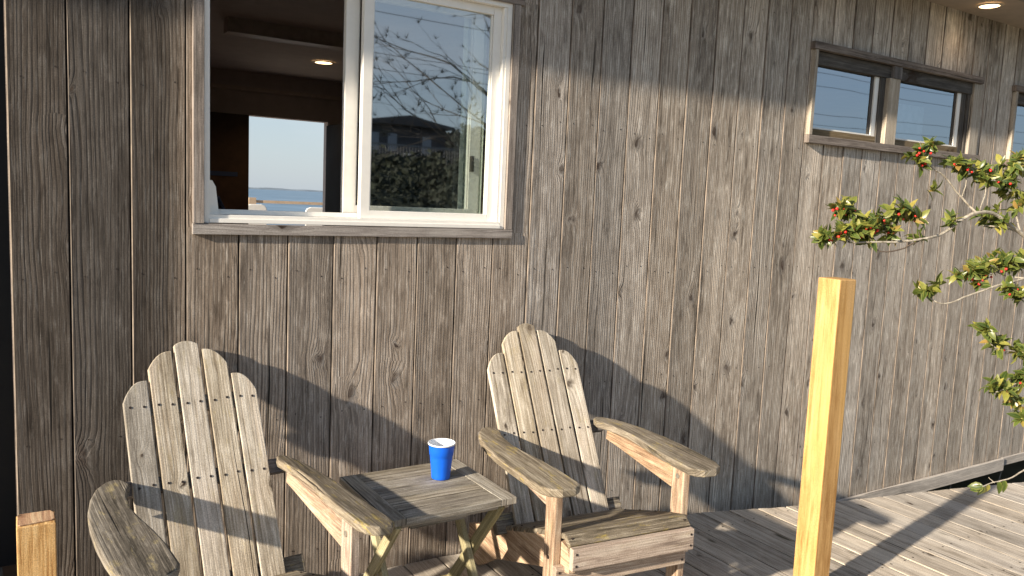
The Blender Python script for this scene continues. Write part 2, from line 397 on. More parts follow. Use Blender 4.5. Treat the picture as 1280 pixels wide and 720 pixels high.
GR = [-.017, .131, .294, .45, .611, .771, .929, 1.089, 1.246, 1.408, 1.565, 1.729, 1.888, 2.045, 2.201, 2.365, 2.526, 2.687, 2.853, 3.012, 3.174, 3.333]
while GR[-1] < 12: GR.append(GR[-1] + .16)
LG = [-.62]
while LG[-1] > -5: LG.append(LG[-1] - .16)
LG = LG[::-1]
ZB, ZT = -.20, 2.585
HOLES = [(.485, 1.625, 1.27, 2.15), (3.36, 4.86, 1.765, 2.22), (5.27, 6.77, 1.765, 2.22)]
random.seed(11)
mb = MB(); eb = MB()
BT = .016
def board(x0, x1, z0, z1, tl, tr, chamfer=True):
    """one vertical board, front face at y = -proud; slightly cupped; left arris chamfered"""
    yl, yr = -tl, -tr
    ym = (yl + yr)/2 + .0006
    xm = (x0 + x1)/2
    ch = .0024
    o = (0, random.uniform(0, 50))
    prof = [(x0 + ch, yl), (x0 + (x1-x0)*.25, yl*.72 + yr*.25 + .0005), (xm, ym), (x0 + (x1-x0)*.75, yl*.25 + yr*.75 + .0004), (x1 - .0012, yr), (x1, yr + .0012), (x1, yr + BT)]
    for (xa, ya), (xb, yb) in zip(prof[:-1], prof[1:]):
        mb.face([(xa, ya, z0), (xb, yb, z0), (xb, yb, z1), (xa, ya, z1)], [(xa, z0+o[1]), (xb, z0+o[1]), (xb, z1+o[1]), (xa, z1+o[1])])
    mb.face([(x, y, z0) for x, y in prof] + [(x0 + ch, yl + BT, z0)], [(x, y) for x, y in prof] + [(x0, .01)])
    if chamfer:
        for pa, pb in (((x0, yl + BT), (x0, yl + ch*1.1)), ((x0, yl + ch*1.1), (x0 + ch, yl))):
            mb.face([(*pa, z0), (*pb, z0), (*pb, z1), (*pa, z1)], None, 1)
def boards(G, zb=ZB):
    for i in range(len(G)-1):
        a, b = G[i] + .0022, G[i+1] - .0022
        tl = .0034 + random.uniform(-.0016, .0018); tr = .0019 + random.uniform(-.0012, .0012)
        z0 = zb
        spans = [(a, b, z0, ZT)]
        for hx0, hx1, hz0, hz1 in HOLES:
            ns = []
            for (xa, xb, za, zb_) in spans:
                if xb <= hx0 or xa >= hx1: ns.append((xa, xb, za, zb_)); continue
                if za < hz0: ns.append((xa, xb, za, min(zb_, hz0)))
                if zb_ > hz1: ns.append((xa, xb, max(za, hz1), zb_))
                if xa < hx0: ns.append((xa, hx0, hz0, hz1))
                if xb > hx1: ns.append((hx1, xb, hz0, hz1))
            spans = ns
        for zn in (.12, .62, 1.12, 1.70, 2.34):
            for fx in (.22, .78):
                xn = a + (b-a)*fx + random.uniform(-.006, .006); zz = zn + random.uniform(-.02, .02); yn = -(tl + (tr-tl)*fx) - .0012 + .0006
                if any(h[0] - .03 < xn < h[1] + .03 and h[2] - .05 < zz < h[3] + .05 for h in HOLES): continue
                mb.face([(xn + .0028*math.cos(q_*1.047), yn, zz + .0028*math.sin(q_*1.047)) for q_ in range(6)], None, 2)
        for (xa, xb, za, zb_) in spans:
            f = (xa - a)/(b - a); g_ = (xb - a)/(b - a)
            board(xa, xb, za, zb_, tl + (tr-tl)*f, tl + (tr-tl)*g_, xa == a)
boards(GR)
boards(LG)
wall = mb.build('wall', [M_wall, M_edge, M_screw], house, merge=False)
for p in wall.data.polygons: pass
bm = bmesh.new(); bm.from_mesh(wall.data); bmesh.ops.remove_doubles(bm, verts=bm.verts, dist=1e-6); bmesh.ops.recalc_face_normals(bm, faces=bm.faces); bm.to_mesh(wall.data); bm.free()

# sheathing behind the boards and room shell
mb = MB()
def shell(x0, x1, z0, z1, y0=.018, y1=.10):
    mb.box((x0, y0, z0), (x1, y1, z1))
xs = [-.01] + [h for H_ in HOLES for h in H_[:2]] + [12.]
for i in range(0, len(xs), 2): shell(xs[i], xs[i+1], ZB, ZT)
for hx0, hx1, hz0, hz1 in HOLES:
    shell(hx0, hx1, ZB, hz0); shell(hx0, hx1, hz1, ZT)
shell(-5, -.635, -.2, ZT, .018, .62)  # unseen block added left of the recess to keep it in shade
mb.build('sheathing_and_shade_block', M_backing, house)
# end return of the wall at the left doorway
mb = MB(); mb.box((-.017, .012, ZB), (-.0135, .6, ZT)); mb.build('corner_edge', M_trim, house)
# near-black door across the recess, left of the wall
mb = MB()
for k in range(5): mb.box((-.62 + k*.122, .62, .0), (-.62 + k*.122 + .118, .65, 2.2))
mb.box((-.64, .64, 0), (0, .68, ZT))
d = mb.build('door', plain('near_black_door', (.012, .011, .012), .6), house)
mb = MB(); mb.tube([(-.54, .60, 1.0), (-.54, .57, 1.0), (-.47, .57, 1.0)], .009); mb.build('handle', M_bolt, d, smooth=True)

# room shell
mb = MB()
mb.box((-.2, .7, -.25), (12, 5.1, -.18)); mb.build('interior_floor', M_int, house)
mb = MB()
RC = 2.46
mb.box((-.0, .10, RC), (12, 5.0, RC + .05)); mb.build('interior_ceiling', M_int2, house)
mb = MB()
X0, X1, ZO = 1.80, 2.60, 2.07
mb.box((-.2, 5, -.2), (X0, 5.12, RC)); mb.box((X1, 5, -.2), (12, 5.12, RC)); mb.box((X0, 5, ZO), (X1, 5.12, RC))
mb.box((-.2, .7, -.2), (-.1, 5, RC)); mb.box((3.25, .11, -.2), (3.3, 3.2, RC)); mb.box((11.9, .1, -.2), (12, 5, RC))
mb.build('interior_wall', M_int, house)
mb = MB()
mb.box((0, 4.96, 2.285), (12, 5.0, 2.32)); mb.box((1.15, 2.66, RC-.09), (3.25, 2.78, RC)); mb.build('interior_moulding', plain('painted_moulding', (.55, .47, .42), .5), house)
mb = MB(); mb.box((1.22, 4.88, -.18), (X0 + .02, 4.93, 2.06))
idoor = mb.build('interior_door', M_intdoor, house)
mb = MB(); mb.box((1.42, 4.874, 1.50), (1.72, 4.878, 1.54), rot=None); mb.tube([(1.44, 4.874, 1.34), (1.55, 4.874, 1.30), (1.60, 4.874, 1.2), (1.52, 4.874, 1.12)], .02); mb.build('tape_strip', M_tape, idoor)
# recessed downlights
def downlight(name, x, y, z, r=.055):
    mb = MB(); N = 24
    for k in range(N):
        a, b = 2*math.pi*k/N, 2*math.pi*(k+1)/N
        q = lambda rr, an, zz: (x + rr*math.cos(an), y + rr*math.sin(an), zz)
        mb.face([q(r*1.35, a, z-.004), q(r*1.35, b, z-.004), q(r, b, z-.010), q(r, a, z-.010)])
    ring = mb.build(name, M_trimring, house, smooth=True)
    mb = MB(); mb.face([(x + r*math.cos(2*math.pi*k/N), y + r*math.sin(2*math.pi*k/N), z-.007) for k in range(N)]); mb.build('bulb', M_lamp, ring)
downlight('recessed_light', 4.575, -.172, 2.58, .052)
downlight('recessed_light', 2.18, 3.9, RC, .07)
for nm, (x, y, z), e in (('eave_lamp', (4.575, -.172, 2.55), .5), ('ceiling_lamp', (2.18, 3.9, RC-.04), 8.0)):
    L = bpy.data.lights.new(nm, 'SPOT'); L.energy = e; L.color = (1., .62, .30); L.spot_size = math.radians(140); L.spot_blend = .7; L.shadow_soft_size = .04
    lo = bpy.data.objects.new(nm, L); COL.objects.link(lo); lo.location = (x, y, z)
    lo.parent = house

# eave and roof
mb = MB(); mb.box((-5, -.33, 2.58), (12, .1, 2.60), 0); mb.build('soffit', M_soffit, house)
mb = MB(); mb.box((-5, -.352, 2.572), (12, -.332, 2.80), 0); mb.build('fascia', M_trim, house)
mb = MB()
mb.face([(-5, -.40, 2.80), (12, -.40, 2.80), (12, 5.6, 3.15), (-5, 5.6, 3.15)]); mb.face([(-5, -.40, 2.83), (12, -.40, 2.83), (12, 5.6, 3.18), (-5, 5.6, 3.18)])
mb.face([(-5, -.40, 2.80), (12, -.40, 2.80), (12, -.40, 2.83), (-5, -.40, 2.83)]); mb.face([(12, -.4, 2.5), (12, 5.6, 2.5), (12, 5.6, 3.15), (12, -.4, 2.8)])
mb.face([(-5, 5.12, 2.4), (12, 5.12, 2.4), (12, 5.12, 3.12), (-5, 5.12, 3.12)])
mb.face([(-.2, 5.11, -.2), (-.2, .65, -.2), (-.2, .65, 3.0), (-.2, 5.11, 3.0)])
mb.build('roof', plain('roof_shingle', (.10, .095, .09), .9, 30, .3), house, merge=False)

# skirt boards at the foot of the wall
mb = MB(); mb.box((3.2, -.030, -.266), (5.61, -.010, -.185), 0); mb.build('skirt_board', M_skirt, house, bevel=.002)
mb = MB(); mb.box((5.615, -.018, -.240), (9.5, -.004, -.185), 0); mb.build('skirt_board', M_skirt, house, bevel=.002)
mb = MB(); mb.box((-.02, .9, -.79), (12, 1.0, -.2)); mb.build('crawlspace_shade_panel', plain('crawlspace_shade_black', (.004, .004, .004), .95, spec=.05), house)  # near-black panel standing in for the shade under the wall
mb = MB()
M_wire = plain('grey_wire', (.3, .29, .27), .6)
for x in (4.55, 5.1, 5.72):
    mb = MB(); mb.tube([(x, .02, -.22), (x - .05, .03, -.45), (x - .02, .05, -.79)], .0035, 6); mb.build('loose_wire', M_wire, house)

# ---- sliding window (white vinyl)
mb = MB(); g = .0
mb.box((.503, -.004, 1.286), (.520, .11, 2.15)); mb.box((1.592, -.004, 1.286), (1.611, .11, 2.15))
mb.box((.520, -.004, 1.286), (1.592, .11, 1.312)); mb.box((.520, -.004, 2.118), (1.592, .11, 2.15))
mb.box((.520, -.010, 1.286), (1.592, -.0045, 1.300))
mb.box((.520, .052, 1.312), (1.592, .060, 1.328))
mb.box((1.578, .0, 1.312), (1.592, .045, 2.118)); mb.box((.520, .066, 1.312), (.533, .11, 2.118))
win = mb.build('sliding_window', M_vinyl, house, bevel=.0015)
def sash(x0, x1, z0, z1, y, w, mat_g, d=.026, bot=.028):
    mb = MB()
    mb.box((x0, y, z0), (x0 + w, y + d, z1)); mb.box((x1 - w, y, z0), (x1, y + d, z1))
    mb.box((x0 + w, y, z0), (x1 - w, y + d, z0 + bot)); mb.box((x0 + w, y, z1 - w*.9), (x1 - w, y + d, z1))
    for (a, b) in (((x0 + w, y + .006, z0 + bot), (x0 + w + .006, y + .02, z1 - w*.9)), ((x1 - w - .006, y + .006, z0 + bot), (x1 - w, y + .02, z1 - w*.9))):
        mb.box(a, b)
    s = mb.build('sash', M_vinyl, win, bevel=.0015)
    mb = MB(); mb.face([(x0 + w, y + .012, z0 + bot), (x1 - w, y + .012, z0 + bot), (x1 - w, y + .012, z1 - w*.9), (x0 + w, y + .012, z1 - w*.9)])
    mb.build('pane', mat_g, win, merge=False)
    return s
sash(1.030, 1.578, 1.312, 2.118, .018, .034, M_glass)
sash(.985, 1.535, 1.328, 2.118, .070, .046, glass_mat('inner_glass', .08, (.93, .96, .94)))
mb = MB()
for k in range(5):
    xa = 1.475 + k*.021
    mb.face([(xa, .128, 1.30), (xa + .011, .112, 1.30), (xa + .011, .112, 2.2), (xa, .128, 2.2)]); mb.face([(xa + .011, .112, 1.30), (xa + .021, .128, 1.30), (xa + .021, .128, 2.2), (xa + .011, .112, 2.2)])
mb.build('added_pale_strips', plain('pale_strip', (.80, .84, .78), .8), house, merge=True)  # pale strips added so the inner sash stile reads through the pane
mb = MB(); mb.box((1.49, .055, 1.50), (1.502, .07, 1.56)); mb.build('latch', M_bronze, win)
mb = MB(); M_ = Matrix.Rotation(0, 4, 'X')
mb.face([(.521, .03, 1.312), (.556, .03, 1.312), (.546, .03, 1.40), (.535, .03, 1.42), (.521, .03, 1.42)])
mb.face([(.521, .045, 1.312), (.556, .045, 1.312), (.546, .045, 1.40), (.535, .045, 1.42), (.521, .045, 1.42)][::-1])
mb.face([(.556, .03, 1.312), (.556, .045, 1.312), (.546, .045, 1.40), (.546, .03, 1.40)]); mb.face([(.546, .03, 1.40), (.546, .045, 1.40), (.535, .045, 1.42), (.535, .03, 1.42)])
mb.build('jamb_liner', M_vinyl, win)
for nm, a, b, ax, m in (('casing', (.469, -.019, 1.284), (.502, -.0005, 2.17), 2, M_trim), ('casing', (1.612, -.0145, 1.284), (1.643, -.0005, 2.132), 2, M_trim),
                        ('casing', (.503, -.0135, 2.133), (1.66, -.0005, 2.18), 0, M_trim), ('sill', (.468, -.0165, 1.249), (1.645, -.0005, 1.283), 0, M_trim)):
    mb = MB(); mb.box(a, b, ax); mb.build(nm, m, win, bevel=.0015)

# ---- small awning window pairs
def awning_pair(x0):
    D = x0 - 3.325
    X = lambda v_: v_ + D
    mb = MB()
    mb.box((X(3.36), .0, 2.135), (X(4.86), .07, 2.199), 0); mb.box((X(3.36), .004, 1.786), (X(3.368), .07, 2.135)); mb.box((X(4.775), .004, 1.786), (X(4.80), .07, 2.135))
    mb.box((X(3.93), .008, 1.786), (X(3.975), .07, 2.135)); mb.box((X(4.072), .002, 1.786), (X(4.090), .07, 2.135))
    mb.box((X(4.725), .010, 1.786), (X(4.765), .07, 2.135))
    w = mb.build('awning_window', M_bronze, house, bevel=.0015)
    for a, b in ((3.369, 3.929), (4.091, 4.724)):
        mb = MB(); mb.box((X(a), .010, 1.786), (X(b), .06, 1.822), 0); mb.build('rail', M_brownrail, w, bevel=.0015)
        mb = MB(); mb.box((X(b) - .034, .016, 1.822), (X(b), .03, 2.134)); mb.box((X(a), .016, 1.822), (X(b)-.034, .03, 1.830), 0); mb.build('sash_edge', M_vinyl, w, bevel=.001)
        mb = MB(); mb.box((X(b) - .052, .0235, 1.830), (X(b) - .0345, .045, 2.134)); mb.build('stile', M_bronze, w)
        mb = MB(); mb.face([(X(a), .028, 1.828), (X(b) - .034, .028, 1.828), (X(b) - .034, .028, 2.136), (X(a), .028, 2.136)]); mb.build('pane', M_glass2, w, merge=False)
    for nm, a, b, ax, m in (('casing', (X(3.345), -.026, 1.786), (X(3.367), -.001, 2.199), 2, M_cream), ('casing', (X(4.802), -.014, 1.786), (X(4.892), .069, 2.199), 2, M_cream),
                            ('mullion', (X(3.977), -.016, 1.786), (X(4.070), .069, 2.134), 2, M_cream), ('mullion_head', (X(4.0), -.022, 2.134), (X(4.070), -.001, 2.199), 2, M_sill), ('casing', (X(3.33), -.030, 2.200), (X(4.87), -.001, 2.236), 0, M_head),
                            ('sill', (X(3.34), -.030, 1.746), (X(4.905), -.001, 1.785), 0, M_head)):
        mb = MB(); mb.box(a, b, ax); mb.build(nm, m, w, bevel=.0015)
    return w
awning_pair(3.325)
awning_pair(5.235)
# pale panels added to stand in for sky reflected in the small window
for (a, b, z1) in ((4.22, 4.60, 2.05), (4.105, 4.16, 2.02)):
    mb = MB(); mb.box((a, .16, 1.70), (b, .165, z1)); mb.build('sky_reflection_panel', plain('pale_reflection', (.72, .78, .82), .7), house)

# ------------------------------------------------------------------ deck
mb = MB()
random.seed(5)
def edge_y(x):
    pts = [(-5, .0), (1.06, -.004), (1.4, -.012), (2.68, -.139), (3.17, -.287), (3.81, -.417), (4.62, -.604), (7, -1.15), (12, -2.)]
    for (xa, ya), (xb, yb) in zip(pts[:-1], pts[1:]):
        if xa <= x <= xb: return ya + (yb-ya)*(x-xa)/(xb-xa)
    return 0
x = -2.5
while x < 7.4:
    w = .138 + random.uniform(-.003, .003)
    yb0, yb1 = edge_y(x), edge_y(x + w)
    if x + w < -.02 and x > -.7: yb0 = yb1 = .62
    elif x < -.02: yb0 = yb1 = -.006
    yf = -3.4 if x < 3.6 else -1.22
    if x > 5.2: yf = -2.2 if x > 5.6 else -1.22
    if yb0 > yf + .05:
        o = (random.uniform(0, 9), random.uniform(0, 9)); zj = random.uniform(-.001, .0008); tl = random.uniform(-.0008, .0014)
        def pt(px, py, pz): return (px, py, pz + zj + tl*((px-x)/w - .5)*2)
        segs = 7
        prev = None
        prof = [(0, -.0006), (.03, -.0001), (.12, 0), (.5, -.0012 + random.uniform(-.001, .001)), (.88, 0), (.97, -.0008), (1, -.004)]
        for (fa, za), (fb, zb_) in zip(prof[:-1], prof[1:]):
            xa, xb = x + fa*w, x + fb*w
            ya, ybb = yb0 + (yb1-yb0)*fa, yb0 + (yb1-yb0)*fb
            mb.face([pt(xa, yf, za), pt(xb, yf, zb_), pt(xb, ybb, zb_), pt(xa, ya, za)], [(xa+o[0], yf+o[1]), (xb+o[0], yf+o[1]), (xb+o[0], ybb+o[1]), (xa+o[0], ya+o[1])])
        for xx, ye in ((x, yb0), (x + w, yb1)):
            mb.face([pt(xx, yf, -.004 if xx > x else -.0006), pt(xx, ye, -.004 if xx > x else -.0006), pt(xx, ye, -.03), pt(xx, yf, -.03)], [(o[0], yf), (o[0], ye), (o[0]+.03, ye), (o[0]+.03, yf)])
        for ys_ in (-.30, -.88, -1.13, -1.78, -2.48):
            for fx in (.2, .8):
                if ys_ < yb0 - .03 and ys_ > yf:
                    cx_, cy_ = x + fx*w + random.uniform(-.004, .004), ys_ + random.uniform(-.006, .006)
                    mb.face([pt(cx_ + .0045*math.cos(a_*.785), cy_ + .0045*math.sin(a_*.785), .0008) for a_ in range(8)], None, 1)
        mb.face([pt(x, yb0, -.004), pt(x+w, yb1, -.004), pt(x+w, yb1, -.03), pt(x, yb0, -.03)], [(o[0], 0), (o[0]+w, 0), (o[0]+w, .03), (o[0], .03)])
        mb.face([pt(x, yf, -.004), pt(x+w, yf, -.004), pt(x+w, yf, -.03), pt(x, yf, -.03)], [(o[0], 0), (o[0]+w, 0), (o[0]+w, .03), (o[0], .03)])
    x += w + .0055
deck = mb.build('deck', [M_deck, M_screw], merge=False)
bm = bmesh.new(); bm.from_mesh(deck.data); bmesh.ops.remove_doubles(bm, verts=bm.verts, dist=1e-6); bmesh.ops.recalc_face_normals(bm, faces=bm.faces); bm.to_mesh(deck.data); bm.free()
tag(deck, kind='structure')
mb = MB()
for yy in (-.36, -.9, -1.15): mb.box((-2.4, yy, -.19), (3.3 if yy > -.5 else 5.2, yy + .04, -.036), 0)
for yy in (-1.8, -2.5, -3.3): mb.box((-2.4, yy, -.19), (3.55, yy + .04, -.036), 0)
mb.build('joist', M_backing, deck)

# ------------------------------------------------------------------ adirondack chair
def screw_mesh():
    mb = MB(); N = 10
    mb.tube([(0, -.0012, 0), (0, .004, 0)], .0038, N); return mb
def make_chair(narrow=False):
    root = empty('adirondack_chair')
    Y0 = .5     # local y = wall y + .5
    # back slats: plane leaning back
    tilt = math.radians(30); zb, yb_ = .20, -.455 + Y0
    up = V((0, math.sin(tilt), math.cos(tilt))); nrm = V((0, -math.cos(tilt), math.sin(tilt)))
    sl_bot = [-.158, -.079, 0, .079, .158]; sl_top = [-.160, -.081, 0, .081, .160]
    W = .0715
    tops = [.696, .784, .814, .784, .696]
    def arc_top(k, n=8):
        """outline top of slat k: list of (x, h) left->right"""
        w = W/2; T = tops[k]; L = []
        for i in range(n + 1):
            f = i/n*2 - 1
            if k == 2: h = T - .012*f*f
            elif k in (1, 3):
                s = f if k == 3 else -f
                h = T + .0 - .052*max(0, (s + .9)/1.9)**2.4
            else:
                s = f if k == 4 else -f
                h = T - .062*max(0, (s + .8)/1.8)**2.6
            L.append((f*w, h))
        return L
    first = None
    for k in range(5):
        xb, xt = sl_bot[k], sl_top[k]
        L = arc_top(k); H_ = tops[k]
        out = [(-W/2, 0), (W/2, 0)] + L[::-1]
        lean = (xt - xb)/.7
        out = [(px + xb + lean*py, py) for px, py in out]
        t_ = .018
        M = Matrix(((1, 0, 0), (0, 0, 0), (0, 0, 0))).to_4x4()
        M = Matrix((V((1, 0, 0)), up, nrm)).transposed().to_4x4(); M.translation = V((0, yb_, zb))
        mb = MB(); mb.prism(out, M, t_); s = mb.build('back_slat', M_chair, root, bevel=.0025)
        for hh in (.055, .38, .615):
            for sx in (-.019, .019):
                px = xb + lean*hh + sx
                p = M @ V((px, hh + random.uniform(-.003, .003), t_ + .0004))
                if first is None:
                    o = screw_mesh().build('screw', M_screw, s); first = o
                else:
                    o = first.copy(); COL.objects.link(o); o.parent = s
                o.matrix_parent_inverse = Matrix(); o.location = p; o.rotation_euler = (-tilt, 0, 0)
    # cross bars behind the back
    def backpt(h, off): return V((0, yb_, zb)) + up*h + nrm*off
    p = backpt(.385, -.018)
    mb = MB(); mb.beam(p + V((-.262, 0, 0)), p + V((.262, 0, 0)), .034, .045, up=up); mb.build('arm_crossbar', M_sill, root, bevel=.003)
    p = backpt(.615, -.013)
    mb = MB(); mb.beam(p + V((-.185, 0, 0)), p + V((.185, 0, 0)), .024, .05, up=up); mb.build('upper_crossbar', M_chair, root, bevel=.003)
    p = backpt(.07, -.020)
    mb = MB(); mb.beam(p + V((-.262, 0, 0)), p + V((.262, 0, 0)), .038, .07, up=up); mb.build('lower_crossbar', M_arm, root, bevel=.003)
    # stringers: sloped side rails whose tails rest on the floor
    for s in (-1, 1):
        # outline in (y,z)
        o_ = [(-.865, .275), (-.865, .325), (-.845, .352), (-.80, .362), (-.62, .315), (-.42, .247), (-.24, .182), (-.10, .135), (-.095, .06), (-.13, .004), (-.20, .004), (-.34, .092), (-.52, .160), (-.70, .225), (-.80, .262)]
        out = [(y + Y0, z) for y, z in o_][::-1]
        M = Matrix((V((0, 1, 0)), V((0, 0, 1)), V((1, 0, 0)))).transposed().to_4x4(); M.translation = V((s*.215 - .0125, 0, 0))
        mb = MB(); mb.prism(out, M, .025, long_axis=0); mb.build('side_rail', M_pink, root, bevel=.0025)
    # front legs
    for s in (-1, 1):
        xa = s*.2285; xb = s*.2545
        mb = MB(); mb.box((min(xa, xb), -.815 + Y0, 0), (max(xa, xb), -.752 + Y0, .535), 2); lg = mb.build('front_leg', M_pink, root, bevel=.003)
        if True:
            mb = MB()
            xi = s*.2285 - s*.0005
            q = V((s*.2285 if s > 0 else -.2545, -.785 + Y0, .505))
            mb.tube([(q.x - .004, q.y, q.z), (q.x + .002, q.y, q.z)], .0085, 12); mb.build('bolt', M_bolt, lg)
            mb = MB(); mb.tube([(q.x - .003, q.y, .30), (q.x + .002, q.y, .30)], .006, 10); mb.build('bolt', M_screw, lg)
    # front boards
    mb = MB(); mb.box((-.2285, -.888 + Y0, .292), (.2285, -.866 + Y0, .362), 0); fb = mb.build('front_board', M_pink, root, bevel=.003)
    for sx in (-.215, .215):
        for z in (.308, .345):
            o = first.copy(); COL.objects.link(o); o.parent = fb; o.location = (sx, -.8885 + Y0, z); o.rotation_euler = (0, 0, 0)
    mb = MB(); mb.box((-.258, -.842 + Y0, .222), (.236, -.8165 + Y0, .288), 0); ap = mb.build('apron', M_pink, root, bevel=.003)
    for sx in (-.245, .222):
        for z in (.238, .272):
            o = first.copy(); COL.objects.link(o); o.parent = ap; o.location = (sx, -.8425 + Y0, z); o.rotation_euler = (0, 0, 0)
    # seat slats following the rail top
    path = [(-.872, .366), (-.835, .392), (-.745, .366), (-.655, .336), (-.565, .304), (-.475, .272), (-.425, .254)]
    for (ya, za), (yb2, zb2) in zip(path[:-1], path[1:]):
        d = V((0, yb2-ya, zb2-za)); L = d.length; d.normalize(); n_ = V((1, 0, 0)).cross(d)
        a = V((0, ya + Y0, za)) + d*.003; b2 = a + d*(L - .006)
        M = Matrix((V((1, 0, 0)), d, n_)).transposed().to_4x4(); M.translation = a
        wq = .2285
        mb = MB(); mb.prism([(-wq, 0), (wq, 0), (wq, L-.006), (-wq, L-.006)], M @ Matrix.Translation((0, 0, -.018)), .018, long_axis=0)
        ss = mb.build('seat_slat', M_arm, root, bevel=.004)
        for sx in (-.212, .212):
            o = first.copy(); COL.objects.link(o); o.parent = ss; o.location = M @ V((sx, L*.5, .001)); o.rotation_euler = (math.radians(-90), 0, 0)
    # arms
    right = [(.205, -.86), (.215, -.885), (.24, -.903), (.285, -.905), (.318, -.885), (.334, -.85), (.342, -.76), (.345, -.66), (.343, -.56), (.334, -.46), (.316, -.37), (.292, -.30), (.262, -.255), (.238, -.242),
             (.215, -.26), (.206, -.30), (.219, -.34), (.231, -.40), (.236, -.47), (.229, -.55), (.216, -.64), (.207, -.74)]
    for s in (-1, 1):
        out = [(s*px, py + Y0) for px, py in right]
        if s < 0: out = out[::-1]
        Ma = Matrix.Translation((0, 0, .536))
        if s > 0 and narrow:
            out = [(.213, -.30), (.222, -.262), (.240, -.247), (.262, -.27), (.285, -.36), (.303, -.50), (.312, -.70), (.322, -.83), (.320, -.875), (.300, -.903), (.262, -.905), (.235, -.885),
                   (.222, -.85), (.222, -.74), (.228, -.62), (.240, -.50), (.236, -.42), (.222, -.36)]
            out = [(px, py + Y0) for px, py in out][::-1]
            Ma = Matrix.Translation((.24, 0, .5362)) @ Matrix.Rotation(math.radians(7), 4, 'Y') @ Matrix.Translation((-.24, 0, 0))
        mb = MB(); mb.prism(out, Ma, .026); mb.build('armrest', M_arm, root, bevel=.006, seg=3)
        # tapered rail below the arm
        o_ = [(-.75, .5355), (-.34, .5355), (-.335, .500), (-.42, .492), (-.75, .455)]
        out = [(y + Y0, z) for y, z in o_][::-1]
        M = Matrix((V((0, 1, 0)), V((0, 0, 1)), V((1, 0, 0)))).transposed().to_4x4(); M.translation = V((s*.2415 - .012, 0, 0))
        mb = MB(); mb.prism(out, M, .024, long_axis=0); mb.build('arm_support', M_pink, root, bevel=.002)
    return root
random.seed(21)
ch1 = make_chair(True)
ch1.location = (.474, -.468, .0015); ch1.rotation_euler = (0, 0, math.radians(4.))
tag(ch1, 'weathered wooden slatted chair left of the small table, its armrests darker than its back', 'chair', 'weathered adirondack chairs on the deck')
ch2 = copy_tree(ch1)
# the second chair has two equally wide arms: its right arm takes the mirrored mesh of its left one
arms_ = [c for c in children(ch2) if c.name.startswith('armrest')]
lft = min(arms_, key=lambda o: sum(v.co.x for v in o.data.vertices)); rgt = [a for a in arms_ if a is not lft][0]
me_ = lft.data.copy(); rgt.data = me_
for v in me_.vertices: v.co.x = -v.co.x
me_.flip_normals()
ch2.location = (1.666, -.474, .0015); ch2.rotation_euler = (0, 0, math.radians(-6.))
tag(ch2, 'weathered wooden slatted chair right of the small table and left of the tall yellow post', 'chair')

# ------------------------------------------------------------------ folding table
def make_table():
    root = empty('folding_table')
    x0, x1, y0, y1, zt = -.215, .215, -.200, .200, .48
    th = .022; zs = zt - th
    mb = MB(); mb.box((x0, y0, zs), (x0 + .055, y1, zt), 1); mb.build('top_stile', M_table, root, bevel=.002)
    mb = MB(); mb.box((x1 - .055, y0, zs), (x1, y1, zt), 1); mb.build('top_stile', M_table, root, bevel=.002)
    mb = MB(); mb.box((x0 + .0555, y0, zs), (x1 - .0555, y0 + .062, zt), 0); mb.build('top_rail', M_table, root, bevel=.002)
    mb = MB(); mb.box((x0 + .0555, y1 - .046, zs), (x1 - .0555, y1, zt), 0); mb.build('top_rail', M_table, root, bevel=.002)
    a, b = y0 + .062, y1 - .046; n = 6; p = (b - a)/n
    for k in range(n):
        mb = MB(); mb.box((x0 + .0555, a + k*p + .0025, zs + .002), (x1 - .0555, a + (k+1)*p - .0025, zt - .001), 0); mb.build('top_slat', M_table, root, bevel=.0018)
    # under-frame rails
    mb = MB(); mb.box((-.13, y0 + .035, zs - .032), (.06, y0 + .055, zs - .001), 0); mb.build('under_rail', M_table, root, bevel=.002)
    mb = MB(); mb.box((-.18, y1 - .05, zs - .03), (.18, y1 - .03, zs - .001), 0); mb.build('under_rail', M_table, root, bevel=.002)
    # crossing legs
    for s in (-1, 1):
        xo = s*.175; xi = s*.150
        mb = MB(); mb.beam((xo, y0 + .03, zs - .003), (xo, y1 - .01, .0), .02, .036, up=(0, 1, 0)); mb.build('leg', M_tleg, root, bevel=.0025)
        mb = MB(); mb.beam((xi, y1 - .07, zs - .003), (xi, y0 + .02, .0), .02, .036, up=(0, 1, 0)); mb.build('leg', M_tleg, root, bevel=.0025)
        mb = MB(); mb.tube([(xi - .014*s, .012, .235), (xo + .014*s, .012, .235)], .005, 10); mb.build('pivot_bolt', M_bolt, root)
    mb = MB(); mb.beam((-.175, y1 - .05, .062), (.175, y1 - .05, .062), .034, .018, up=(0, 1, 0)); mb.build('stretcher', M_tleg, root, bevel=.002)
    mb = MB(); mb.beam((-.15, y0 + .055, .06), (.15, y0 + .055, .06), .034, .018, up=(0, 1, 0)); mb.build('stretcher', M_tleg, root, bevel=.002)
    mb = MB(); mb.tube([(-.2, y0 + .035, zs - .012), (.205, y0 + .035, zs - .012)], .0095, 10); mb.build('pivot_bar', M_table, root, smooth=False)
    return root
tb = make_table(); tb.location = (1.090, -.456, .0015); tb.rotation_euler = (0, 0, math.radians(.4))
tag(tb, 'small weathered slatted wooden folding table standing between the two chairs', 'table')

